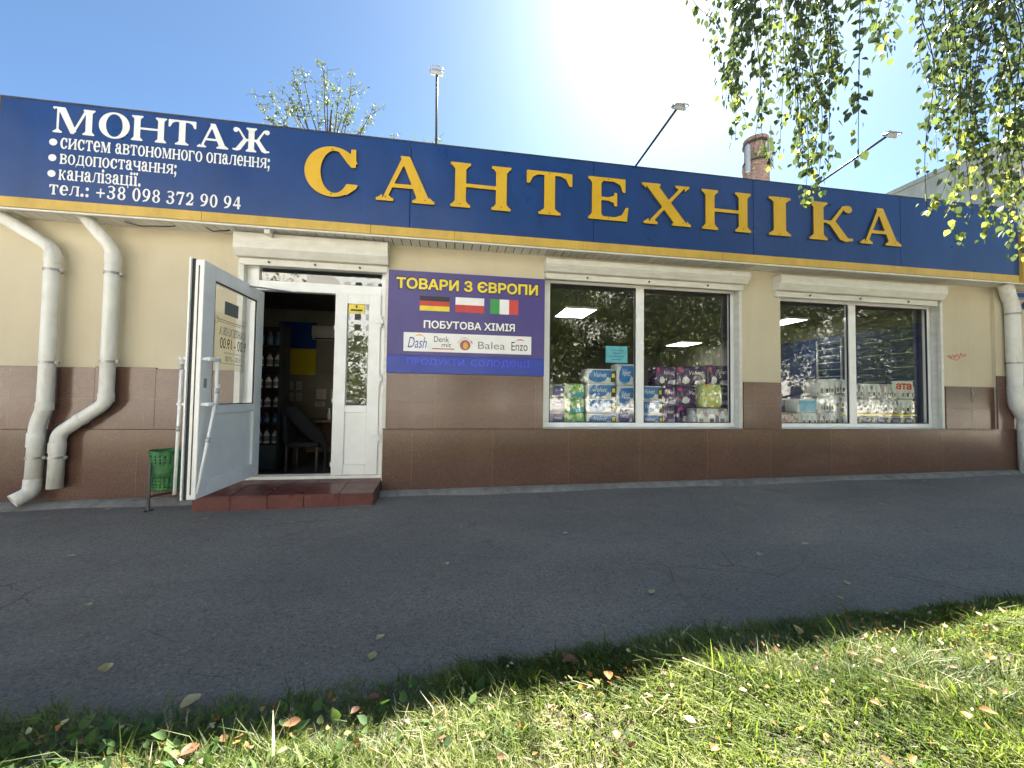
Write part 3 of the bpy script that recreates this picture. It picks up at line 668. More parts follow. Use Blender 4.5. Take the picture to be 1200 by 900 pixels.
g = MB(); g.box(-2.186, -2.166, Y0+.0, Y0+.03, Zb-.0, Zt+.005); g.box(-2.138, -2.130, Y0-.003, Y0, Zb+.04, Zt-.05); g.build('edge_seal', 'gasket', lo)
g = MB(); g.box(-2.20, -2.186, Y0-.02, Y0+.035, Zb+.0, Zt+.012); g.box(-2.20, -2.186, Y0+.035, Y1, Zt-.03, Zt+.012); g.box(-2.20, -2.186, Y0+.035, Y1, Zb, Zb+.04); g.build('outer_lip', 'pvc', lo, .003)
for sx, nm in ((LX1, 1), (-2.20, -1)):
    h = MB(); hx = sx+.055*nm
    h.tube([(hx, Y0+.13, .975), (hx, Y0+.13, 1.43)], .016, 12)
    h.tube([(hx, Y0+.01, 1.405), (hx, Y0+.15, 1.405)], .017, 10); h.tube([(hx, Y0+.01, 1.02), (hx, Y0+.15, 1.02)], .017, 10)
    h.tube([(sx, Y0+.03, 1.405), (hx, Y0+.03, 1.405)], .015, 10); h.tube([(sx, Y0+.03, 1.02), (hx, Y0+.03, 1.02)], .015, 10)
    h.build('pull_handle', 'pvc', lo, 0, True)
box('lock_plate', 'steel', lo, LX1, LX1+.004, Y0+.045, Y0+.085, 1.16, 1.24, .001)
g = MB(); g.tube([(LX1-.01, -.30, 2.225), (-1.86, -.02, 2.262), (-1.78, .06, 2.27)], .009, 6); g.build('door_closer_arm', 'steel', lo)
# opening hours sheet fixed on the outer side of the glass: read from behind
pg = MB(); pg.box(-2.134, -2.131, -.81, -.25, 1.33, 1.86); pst = pg.build('hours_film', 'film', lo)
bo = MB()
for (a, b_, c, d) in ((-.785, -.30, 1.795, 1.801), (-.785, -.30, 1.395, 1.40), (-.785, -.780, 1.40, 1.795), (-.745, -.34, 1.775, 1.779)): bo.box(-2.1305, -2.1295, a, b_, c, d)
bo.tube([(-2.1295, -.765+.03*math.cos(q*.3), 1.79+.03*math.sin(q*.3)) for q in range(22)], .0025, 4); bo.build('border', 'grey_ink', pst)
def mirrored(body, y0, y1, z0, z1, mat, kind):
    # laid out on the facade side, then turned onto the door with its reading direction reversed
    if kind == 'serif': o = serif('hours_lettering', body, 0, 1, z0, z1-z0, 0, mat, None, 26)
    else: o = sans('hours_lettering', body, 0, 1, z0, z1, 0, mat, None, .01)
    me = o.data; co = np.empty(len(me.vertices)*3); me.vertices.foreach_get('co', co); co = co.reshape(-1, 3)
    P = np.stack([np.full(len(co), -2.1292), y1-(y1-y0)*co[:, 0], co[:, 2]], 1); me.vertices.foreach_set('co', P.ravel()); me.update()
    o.parent = pst; o.location = -wloc(pst)
mirrored('САНТЕХНІКА', -.72, -.27, 1.66, 1.735, 'grey_ink', 'serif')
mirrored('9.00 - 19.00', -.70, -.255, 1.535, 1.635, 'black_ink', 'sans')
mirrored('субота-неділя', -.63, -.34, 1.485, 1.51, 'grey_ink', 'sans')
mirrored('9.00 - 17.00', -.61, -.35, 1.42, 1.468, 'grey_ink', 'sans')
box('small_notice', 'grey_ink', lo, -2.134, -2.131, -.64, -.41, 1.86, 1.985, 0)
# sticker on the fixed leaf
stk = box('yellow_sticker', 'yellow_ink', flo, -1.203, -1.03, .046, .050, 2.065, 2.165, 0)
g = MB(); g.box(-1.18, -1.055, .0445, .046, 2.088, 2.108); g.box(-1.128, -1.108, .0445, .046, 2.125, 2.155); g.build('print_mark', 'black_ink', stk)

# inside of the shop: plain rooms behind the door and behind the windows
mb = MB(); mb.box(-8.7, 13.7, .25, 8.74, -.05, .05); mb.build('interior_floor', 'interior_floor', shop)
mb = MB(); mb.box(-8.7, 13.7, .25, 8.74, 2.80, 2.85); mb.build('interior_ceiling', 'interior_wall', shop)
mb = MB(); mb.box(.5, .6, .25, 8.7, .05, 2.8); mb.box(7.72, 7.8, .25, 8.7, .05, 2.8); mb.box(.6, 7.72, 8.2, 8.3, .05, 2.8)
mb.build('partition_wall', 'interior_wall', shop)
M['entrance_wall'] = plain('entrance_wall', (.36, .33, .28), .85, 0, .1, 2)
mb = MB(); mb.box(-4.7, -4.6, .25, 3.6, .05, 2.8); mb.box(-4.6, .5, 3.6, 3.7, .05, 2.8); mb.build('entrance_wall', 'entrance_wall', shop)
mb = MB(); mb.box(7.68, 7.72, .5, 3.4, .05, 2.45)
for k in range(14): mb.box(7.665, 7.68, .5, 1.78, .9+k*.11, .96+k*.11)
mb.build('blue_display_wall', 'blue_wall', shop)
mb = MB(); mb.box(1.12, 7.10, .26, .85, .70, .745); mb.build('display_shelf', 'paper', shop)

# ceiling panels that are on
for x0, x1, y0, y1, lab in ((2.03, 2.62, 2.17, 2.95, 'lit square ceiling panel seen high in the left pane of the wider window'),
                            (6.5, 7.15, 5.55, 6.4, 'lit ceiling panel seen above the dark purple packs'),
                            (6.62, 7.08, 2.12, 2.80, 'lit ceiling panel cut off by the wall pier beside the far window')):
    tl_ = thing('ceiling_light', lab, 'ceiling light', ((x0+x1)/2, (y0+y1)/2, 2.8), 'lit ceiling panels')
    box('diffuser', 'lamp_panel', tl_, x0, x1, y0, y1, 2.765, 2.785, 0)
    fr = MB(); fr.box(x0-.02, x0, y0-.02, y1+.02, 2.76, 2.80); fr.box(x1, x1+.02, y0-.02, y1+.02, 2.76, 2.80); fr.box(x0, x1, y0-.02, y0, 2.76, 2.80); fr.box(x0, x1, y1, y1+.02, 2.76, 2.80)
    fr.build('frame', 'pvc', tl_)

# ================================================================== FASCIA SIGN
sg = thing('shop_sign', 'long blue fascia board with gold cut-out letters and yellow lower band', 'sign', (1.8, -.25, 2.86))
mb = MB(); x = -4.33; ws = [3.83, 2.12, 2.13, 2.25, 2.05]
for w_ in ws: mb.box(x, x+w_-.007, -.30, -.27, 2.968, 3.93); x += w_
mb.build('blue_panel', 'sign_blue', sg, .002)
mb = MB(); x = -4.33
for w_ in [1.77, 1.65, .9, 1.5, .22, 1.6, 1.5, 1.4, 1.0, .82]: mb.box(x, x+w_-.003, -.306, -.27, 2.866, 2.965); x += w_
mb.build('yellow_band', 'sign_yellow', sg, .003)
mb = MB(); mb.box(-4.338, 8.045, -.304, -.22, 3.931, 3.945); mb.build('top_cap', 'dark_metal', sg, .002)
mb = MB(); mb.box(-4.345, -4.332, -.306, .2, 2.866, 3.93); mb.build('end_return', 'sign_yellow', sg)
mb = MB(); mb.box(-4.2, 8.0, -.268, -.24, 2.9, 3.9); mb.build('backing_frame', 'dark_metal', sg)
BIG = [('С', -1.592, -1.050, 3.235, .525), ('А', -.862, -.238, 3.235, .512), ('Н', -.066, .617, 3.235, .508), ('Т', .799, 1.345, 3.237, .506), ('Е', 1.540, 2.045, 3.235, .512),
       ('Х', 2.217, 2.862, 3.238, .502), ('Н', 3.012, 3.692, 3.232, .503), ('І', 3.947, 4.268, 3.230, .503), ('К', 4.545, 5.205, 3.224, .503), ('А', 5.322, 5.972, 3.225, .498)]
for ch, a, b_, zb, cap in BIG:
    o = serif('letter', ch, a, b_, zb, cap, -.325, 'letter_gold', sg, 64, .022)
    o.data.materials.append(M['letter_side'])
    n = np.empty(len(o.data.polygons)*3); o.data.polygons.foreach_get('normal', n); n = n.reshape(-1, 3)
    o.data.polygons.foreach_set('material_index', (np.abs(n[:, 1]) < .5).astype(np.int32))
# letters stand on short studs off the panel
mb = MB()
for ch, a, b_, zb, cap in BIG:
    for q in (.3, .7):
        mb = MB()
        if ch in 'НХА': mb.tube([(a+(b_-a)*(.16 if q < .5 else .84), -.326, zb+.04), (a+(b_-a)*(.16 if q < .5 else .84), -.299, zb+.04)], .008, 6)
        else: mb.tube([(a+(b_-a)*.5, -.326, zb+cap*(.04 if q < .5 else .96)), (a+(b_-a)*.5, -.299, zb+cap*(.04 if q < .5 else .96))], .008, 6)
        mb.build('letter_stud', 'dark_metal', sg)

yT = -.3035
serif('lettering', 'МОНТАЖ', -3.897, -1.948, 3.632, .256, yT, 'letter_white', sg, 48)
serif('lettering', 'систем автономного опалення;', -3.822, -1.940, 3.478, .145, yT, 'letter_white', sg, 30, 0, .04, .36, .010)
serif('lettering', 'водопостачання;', -3.820, -2.806, 3.326, .135, yT, 'letter_white', sg, 30, 0, .04, .36, .010)
serif('lettering', 'каналізації.', -3.823, -3.120, 3.168, .137, yT, 'letter_white', sg, 30, 0, .04, .36, .010)
serif('lettering', 'тел.: +38 098 372 90 94', -3.893, -2.203, 3.018, .133, yT, 'letter_white', sg, 30, 0, .06, .40, .006)
for z in (3.533, 3.378, 3.222):
    mb = MB(); mb.face([(-3.882+.034*math.cos(q*math.pi/10), yT, z+.034*math.sin(q*math.pi/10)) for q in range(20)]); mb.build('bullet', 'letter_white', sg)

# the neighbour's yellow fascia and its purple strip at the frame's right edge
ns = thing('neighbouring_fascia', 'yellow fascia with a violet strip on top, continuing past the end of the blue sign', 'sign', (10, -.3, 3.0))
box('yellow_sheet', 'sign_yellow', ns, 8.05, 13.9, -.34, -.20, 2.86, 3.58, .004); M['violet'] = plain('violet', (.12, .05, .75), .4)
box('violet_strip', 'violet', ns, 8.06, 13.9, -.345, -.22, 3.582, 3.66, .004)
pl = thing('street_plate', 'small blue plate on the wall behind the far drainpipe', 'sign', (8.8, .08, 2.76))
box('plate', 'blue_ink', pl, 8.60, 9.2, .075, .09, 2.755, 2.875, .003); g = MB(); g.box(8.63, 9.17, .072, .075, 2.77, 2.776); g.box(8.63, 9.17, .072, .075, 2.854, 2.86)
g.build('border', 'white_ink', pl)
g = MB(); g.tube([(8.86, .088, 2.66), (8.86, .07, 2.66)], .06, 20); g.build('round_disc', 'blue_ink', pl); g = MB(); g.tube([(8.86, .071, 2.66), (8.86, .066, 2.66)], .043, 20); g.build('disc_face', 'white_ink', pl)

# ================================================================== WALL BOARD
ad = thing('advertising_board', 'purple-blue board with yellow heading, three flags and a white strip of logos', 'sign', (.17, -.02, 1.38))
mb = MB(); mb.box(-.757, 1.097, -.036, -.021, 1.585, 2.572); mb.build('board', 'board_blue', ad, .002)
mb = MB(); mb.box(-.757, 1.097, -.036, -.021, 1.378, 1.584); mb.build('lower_band', 'board_band', ad, .002)
y = -.0385
sans('heading_outline', 'ТОВАРИ З ЄВРОПИ', -.685, 1.024, 2.345, 2.505, y+.001, 'shadow_ink', ad, .05)
sans('heading', 'ТОВАРИ З ЄВРОПИ', -.668, 1.010, 2.360, 2.492, y, 'yellow_ink', ad, .03)
sans('subheading_outline', 'ПОБУТОВА ХІМІЯ', -.352, .742, 1.892, 2.004, y+.001, 'shadow_ink', ad, .04)
sans('subheading', 'ПОБУТОВА ХІМІЯ', -.348, .730, 1.906, 2.0, y, 'white_ink', ad, .026)
sans('faded_lettering', 'ПРОДУКТИ, СОЛОДОЩІ', -.532, .92, 1.462, 1.552, y, 'faded_blue', ad, .02)
def flag(x0, x1, z0, z1, cols, vertical):
    n = len(cols); mb = MB()
    for i in range(n):
        if vertical: a, b_, c, d = x0+(x1-x0)*i/n, x0+(x1-x0)*(i+1)/n, z0, z1
        else: a, b_, c, d = x0, x1, z1-(z1-z0)*(i+1)/n, z1-(z1-z0)*i/n
        mb.face([(a, y, c), (b_, y, c), (b_, y, d), (a, y, d)], i)
    mb.build('flag', cols, ad)
flag(-.397, -.055, 2.113, 2.285, ['black_ink', 'red_ink', 'yellow_ink'], False)
flag(.014, .353, 2.112, 2.29, ['white_ink', 'red_ink'], False)
flag(.426, .769, 2.110, 2.29, ['green_ink', 'white_ink', 'red_ink'], True)
mb = MB(); mb.face([(-.572, y, 1.632), (.934, y, 1.632), (.934, y, 1.852), (-.572, y, 1.852)]); ls = mb.build('logo_strip', 'white_ink', ad)
y2 = y-.002
def lens(x0, x1, z0, h, th, mat):
    mb = MB(); n = 14
    up_ = [(x0+(x1-x0)*k/n, y2, z0+h*math.sin(math.pi*k/n)) for k in range(n+1)]
    dn = [(x0+(x1-x0)*k/n, y2, z0+(h-th)*math.sin(math.pi*k/n)) for k in range(n, -1, -1)]
    mb.face(up_+dn[1:-1]); mb.build('logo_arc', mat, ls)
sans('logo_lettering', 'Dash', -.524, -.308, 1.672, 1.798, y2, 'blue_ink', ls, .012, .28); lens(-.46, -.325, 1.797, .038, .018, 'orange_ink')
sans('logo_lettering', 'Denk', -.227, -.052, 1.748, 1.816, y2, 'black_ink', ls, .004); sans('logo_lettering', 'mit', -.137, -.025, 1.690, 1.742, y2, 'black_ink', ls, .004)
mb = MB(); mb.face([(-.247, y2, 1.664), (.012, y2, 1.664), (.012, y2, 1.676), (-.247, y2, 1.676)]); mb.build('logo_line', 'red_ink', ls)
mb = MB(); mb.face([(.136+.062*math.cos(q*math.pi/12), y2, 1.722+.062*math.sin(q*math.pi/12)) for q in range(24)]); rd = mb.build('logo_disc', 'rust_ink', ls)
mb = MB(); mb.face([(.140+.030*math.cos(q*math.pi/8), y2-.002, 1.715+.042*math.sin(q*math.pi/8)) for q in range(16)]); mb.build('disc_mark', 'orange_ink', ls)
for k, ch in enumerate('CHANTECLAIR'):
    a = R(165-k*15); o = sans('logo_lettering', ch, -.008, .008, -.011, .011, 0, 'rust_ink', None, .02)
    co = np.empty(len(o.data.vertices)*3); o.data.vertices.foreach_get('co', co); co = co.reshape(-1, 3); th = a-math.pi/2
    P = np.stack([.136+.083*math.cos(a)+co[:, 0]*math.cos(th)-co[:, 2]*math.sin(th), np.full(len(co), y2), 1.722+.083*math.sin(a)+co[:, 0]*math.sin(th)+co[:, 2]*math.cos(th)], 1)
    o.data.vertices.foreach_set('co', P.ravel()); o.data.update(); o.parent = ls; o.location = -wloc(ls)
sans('logo_lettering', 'Balea', .289, .612, 1.684, 1.770, y2, 'grey_ink', ls, .0)
sans('logo_lettering', 'Enzo', .690, .889, 1.676, 1.782, y2, 'black_ink', ls, .015); lens(.735, .86, 1.795, .022, .014, 'red_ink')

# red scribble on the plaster, chipped scuff marks
g = MB(); gr = np.random.RandomState(2)
pts = [(7.20+.34*k/22, -.003, 1.80+.028*math.sin(k*1.3)+.03*k/22+gr.uniform(-.012, .012)) for k in range(23)]; g.tube(pts, .004, 4)
g.tube([(7.27, -.003, 1.775), (7.36, -.003, 1.752), (7.43, -.003, 1.79)], .004, 4)
tag(g.build('graffiti_scribble', 'red_ink'), 'thin red scribble on the cream wall beside the far window', 'graffiti')
g = MB(); g.face([(7.575, -.0235, 1.16), (7.61, -.0235, 1.14), (7.635, -.0235, 1.2), (7.63, -.0235, 1.28), (7.60, -.0235, 1.345), (7.575, -.0235, 1.33), (7.592, -.0235, 1.25)])
g.build('scuff_mark', 'concrete', shop)

# ================================================================== DOORSTEP
st = thing('doorstep', 'low reddish-brown tiled step before the open entrance', 'step', (-1.6, -.2, 0))
mb = MB()
def topz(yy): return .115 + (yy+.46)/.49*.05
mb.hexa([(-2.44, -.445, -.1), (-.79, -.445, -.1), (-2.44, .03, -.1), (-.79, .03, -.1), (-2.44, -.445, topz(-.445)-.012), (-.79, -.445, topz(-.445)-.012), (-2.44, .03, topz(.03)-.012), (-.79, .03, topz(.03)-.012)])
mb.build('base', 'grout', st)
mb = MB(); n = 5
for i in range(n):
    a, b_ = -2.45+i*.334, -2.45+(i+1)*.334-.006
    b_ = min(b_, -.780)
    for (c, d) in ((-.455, -.135), (-.129, .03)):
        mb.hexa([(a, c, topz(c)-.011), (b_, c, topz(c)-.011), (a, d, topz(d)-.011), (b_, d, topz(d)-.011), (a, c, topz(c)), (b_, c, topz(c)), (a, d, topz(d)), (b_, d, topz(d))])
    mb.box(a, b_, -.457, -.446, -.08, topz(-.455)-.013)
mb.box(-.789, -.779, -.455, .02, -.08, .10); mb.box(-2.451, -2.441, -.455, -.03, -.08, .10)
mb.build('tiles', 'step_tile', st, .003)

# white poles hung on the door handles
def pole(lab, pts):
    g = thing('prop_pole', lab, 'pole', pts[0]); mb = MB(); mb.tube(pts, .0125, 10); mb.build('tube', 'pvc', g, 0, True)
    a, b_ = Vector(pts[0]), Vector(pts[-1]); mb = MB()
    for q in (.06, .52): p = a.lerp(b_, q); d = (b_-a).normalized(); mb = MB(); mb.tube([p-d*.022, p+d*.022], .0155, 10); mb.build('tape_band', 'lamp_grey', g, 0, True)
pole('white pole with grey tape tied to the inner door handle', [(-2.022, -.888, 1.19), (-2.06, -1.06, .285)])
pole('white pole hanging behind the edge of the open door', [(-2.258, -.985, 1.40), (-2.25, -1.02, .275)])

# ================================================================== DRAINPIPES
def elbow(pts, rad=.055, n=5):       # rounded path through corner points
    out = [Vector(pts[0])]
    for i in range(1, len(pts)-1):
        a, b_, c = Vector(pts[i-1]), Vector(pts[i]), Vector(pts[i+1])
        p = b_+(a-b_).normalized()*rad; q = b_+(c-b_).normalized()*rad
        for k in range(n+1): tt = k/n; out.append(p.lerp(b_, tt).lerp(b_.lerp(q, tt), tt))
    return out+[Vector(pts[-1])]
def pipe(lab, pts, r, collars, clamps, shoe=None):
    g = thing('drainpipe', lab, 'drainpipe', (pts[-1][0], pts[-1][1], 0), 'white drainpipes on the shop front')
    p = [Vector(q) for q in pts]
    mb = MB(); mb.tube(elbow(pts, .07), r, 20, False)
    if shoe:
        mb2 = MB(); mb2.tube(elbow(shoe, .05), [r*1.08]*len(elbow(shoe, .05)), 20, False); o2 = mb2.build('outlet_shoe', 'pipe_white', g, 0, True)
        sm = o2.modifiers.new('wall', 'SOLIDIFY'); sm.thickness = .006
    o = mb.build('pipe', 'pipe_white', g, 0, True); s_ = o.modifiers.new('wall', 'SOLIDIFY'); s_.thickness = .005
    for (c, d) in collars:
        mb = MB(); mb.tube([c, d], r*1.085, 20, True); mb.build('socket', 'pipe_white', g, .003, True)
    for c in clamps:
        c = Vector(c); mb = MB(); mb.tube([c-Vector((0, 0, .012)), c+Vector((0, 0, .012))], r*1.12, 20, True); mb.box(c.x+r, c.x+r+.035, c.y-.006, c.y+.006, c.z-.012, c.z+.012); mb.tube([(c.x, c.y+r*.8, c.z), (c.x, -.0, c.z)], .008, 6)
        mb.tube([(c.x+r+.025, c.y-.018, c.z), (c.x+r+.025, c.y+.018, c.z)], .006, 6)
        mb.build('clamp', 'steel', g)
pr = .059
pipe('white drainpipe nearest the frame edge, with a tilted open outlet', [(-4.62, -.17, 2.96), (-4.005, -.11, 2.545), (-4.005, -.11, .95), (-4.055, -.115, .78), (-4.068, -.115, .14)], pr,
     [((-4.005, -.11, 2.50), (-4.005, -.11, 2.40)), ((-4.005, -.11, 1.0), (-4.005, -.11, .92)), ((-4.062, -.115, .56), (-4.059, -.115, .70)), ((-4.068, -.115, .17), (-4.067, -.115, .25))],
     [(-4.005, -.11, 2.33), (-4.005, -.11, 1.40), (-4.063, -.115, .455)], [(-4.068, -.115, .2), (-4.072, -.12, .115), (-4.135, -.215, .055)])
pipe('white drainpipe with a long sideways crank above the brown base', [(-3.70, -.185, 2.90), (-3.478, -.11, 2.57), (-3.478, -.11, 1.0), (-3.875, -.11, .69), (-3.885, -.11, .15)], pr,
     [((-3.478, -.11, 2.52), (-3.478, -.11, 2.42)), ((-3.478, -.11, 1.10), (-3.478, -.11, 1.01)), ((-3.71, -.11, .819), (-3.67, -.11, .850)), ((-3.882, -.11, .50), (-3.879, -.11, .60))],
     [(-3.478, -.11, 2.33), (-3.478, -.11, 1.42), (-3.884, -.11, .455)])
pipe('white drainpipe at the far corner with an elbow near its foot', [(7.95, -.20, 2.90), (8.14, -.13, 2.70), (8.20, -.13, 2.6), (8.215, -.13, 1.10), (8.36, -.14, .90), (8.37, -.14, .05)], .078,
     [((8.215, -.13, 1.26), (8.214, -.13, 1.38)), ((8.36, -.14, .72), (8.36, -.14, .82))], [(8.207, -.13, 1.72), (8.205, -.13, 2.45)])

# ================================================================== LITTER BIN (real punched holes)
bn = thing('litter_bin', 'green perforated metal litter bin hung on two legs beside the door', 'litter bin', (-2.80, -.26, gz(-2.8)))
mb = MB(); nA, nZ = 64, 26; cx, cy = -2.80, -.255
P = []
for j in range(nZ+1):
    tt = j/nZ; rr_ = .118+.027*tt; zz = .155+.385*tt + .0
    for i in range(nA): a = 2*math.pi*i/nA; mb.v.append((cx+rr_*math.cos(a)-.012*(1-tt)*0, cy+rr_*math.sin(a), zz))
for j in range(nZ):
    for i in range(nA):
        hole = (i % 3 == 1) and (j in (2, 4, 6, 8) or j in (18, 20, 22))
        if not hole:
            k = (i+1) % nA; mb.f.append((j*nA+i, j*nA+k, (j+1)*nA+k, (j+1)*nA+i)); mb.mi.append(0)
mb.f.append(tuple(reversed(range(nA)))); mb.mi.append(0)
bk = mb.build('bucket', 'bin_green', bn, 0, True); s_ = bk.modifiers.new('wall', 'SOLIDIFY'); s_.thickness = .003
mb = MB(); mb.tube([(cx+.146*math.cos(a*math.pi/20), cy+.146*math.sin(a*math.pi/20), .54) for a in range(41)], .005, 6); mb.build('rim', 'bin_green', bk, 0, True)
for (x_, y_, zt_) in ((-2.862, -.395, .44), (-2.735, -.118, .44)):
    box('leg', 'dark_metal', bn, x_-.011, x_+.011, y_-.006, y_+.006, gz(x_)-.01, zt_, .002)
mb = MB(); mb.tube([(-2.862, -.39, .11), (-2.735, -.12, .11)], .009, 6); mb.tube([(-2.88, -.42, -.02), (-2.84, -.36, -.02)], .008, 6); mb.tube([(-2.75, -.15, -.02), (-2.72, -.09, -.02)], .008, 6); mb.build('crossbar', 'dark_metal', bn)

# ================================================================== FLOODLIGHTS ON THE FASCIA
def flood(lab, base, tip, facing):
    g = thing('floodlight', lab, 'floodlight', base, 'floodlights above the blue sign')
    b_, t_ = Vector(base), Vector(tip); mb = MB(); mb.tube([b_, b_.lerp(t_, .5), t_], .0125, 8); mb.tube([b_-Vector((0, 0, .12)), b_], .014, 8); mb.build('arm', 'dark_metal', g, 0, True)
    d = Vector(facing).normalized(); sx = Vector((1, 0, 0)); upv = d.cross(sx).normalized()
    def pt(a, u_, f_): return t_ + (sx*a + upv*u_ + d*f_)*.68
    h = MB()
    h.hexa([pt(-.085, -.045, 0), pt(.085, -.045, 0), pt(-.10, -.055, .05), pt(.10, -.055, .05), pt(-.085, .045, 0), pt(.085, .045, 0), pt(-.10, .055, .05), pt(.10, .055, .05)])
    h.hexa([pt(-.04, -.02, -.035), pt(.04, -.02, -.035), pt(-.085, -.045, -.001), pt(.085, -.045, -.001), pt(-.04, .02, -.035), pt(.04, .02, -.035), pt(-.085, .045, -.001), pt(.085, .045, -.001)])
    hh = h.build('lamp_head', 'lamp_grey', g, .004)
    q = MB(); q.face([pt(-.092, -.048, .0515), pt(.092, -.048, .0515), pt(.092, .048, .0515), pt(-.092, .048, .0515)]); q.build('lamp_glass', 'letter_white', hh)
    k = MB(); k.tube([pt(-.105, 0, .03), pt(-.105, .07, -.02), pt(-.06, .115, -.04), pt(.06, .115, -.04), pt(.105, .07, -.02), pt(.105, 0, .03)], .006, 6); k.build('bracket', 'lamp_grey', g, 0, True)
flood('floodlight on an upright pole above the second gold letter', (-.236, -.28, 3.94), (-.236, -.44, 4.66), (0, .45, -.9))
flood('floodlight on a thin arm slanting out above the middle gold letters', (2.148, -.28, 3.945), (2.148, -1.21, 4.005), (0, .75, -.66))
flood('floodlight on a thin arm slanting out through the birch twigs', (4.659, -.28, 3.945), (4.659, -1.19, 4.04), (0, .75, -.66))

# ================================================================== GOODS IN THE WINDOWS
def printed(name, base, marks, sc):
    m, t, b = nmat(name); g = geo(t)
    v = t.nodes.new('ShaderNodeTexVoronoi'); v.inputs['Scale'].default_value = sc; t.links.new(g, v.inputs['Vector'])
    st_ = [(k/(len(marks)), c) for k, c in enumerate(marks)]
    n = t.nodes.new('ShaderNodeValToRGB'); n.color_ramp.interpolation = 'CONSTANT'; e = n.color_ramp.elements
    while len(e) < len(st_): e.new(.5)
    for k, (p, c) in enumerate(st_): e[k].position = p; e[k].color = (*c, 1)
    sp = t.nodes.new('ShaderNodeSeparateColor'); t.links.new(v.outputs['Color'], sp.inputs[0]); t.links.new(sp.outputs[0], n.inputs[0])
    f = ramp(t, noise(t, sc*.35, 3, .5, g), [(.46, (0,)*3), (.5, (1,)*3)])
    t.links.new(mixc(t, f, base, n.outputs[0]), b.inputs['Base Color']); b.inputs['Roughness'].default_value = .3; M[name] = m
W_ = (.80, .82, .82)
M['pack_white'] = plain('pack_white', W_, .3, 0, .04, 8)
M['pack_violet'] = plain('pack_violet', (.085, .03, .15), .25, 0, .2, 12)
M['swoosh_blue'] = plain('swoosh_blue', (.03, .19, .50), .3, 0, .1, 9)
M['swoosh_pale'] = plain('swoosh_pale', (.16, .45, .65), .3)
M['pink'] = plain('pink', (.6, .04, .22), .4)
M['pack_teal'] = plain('pack_teal', (.06, .42, .46), .35)
M['pack_navy'] = plain('pack_navy', (.06, .06, .26), .3)
printed('pack_green', (.20, .45, .10), [(.25, .5, .12), (.62, .72, .42), (.12, .32, .06), (.8, .82, .7)], 26)
printed('pack_lilac', (.30, .28, .52), [(.55, .6, .3), (.35, .32, .6), (.75, .75, .78), (.45, .5, .12)], 24)
printed('pack_grey', (.72, .73, .73), [(.30, .32, .38), (.62, .64, .66), (.80, .80, .78), (.74, .74, .70)], 17)
printed('pack_dim', (.64, .65, .67), [(.20, .18, .28), (.38, .36, .44), (.75, .75, .75), (.56, .42, .36)], 15)
printed('pack_red', (.55, .50, .46), [(.45, .16, .12), (.32, .42, .22), (.7, .68, .62), (.5, .2, .18)], 38)
printed('pack_food', (.55, .62, .25), [(.75, .55, .10), (.35, .55, .15), (.8, .8, .6), (.7, .35, .08)], 30)
GY = .30
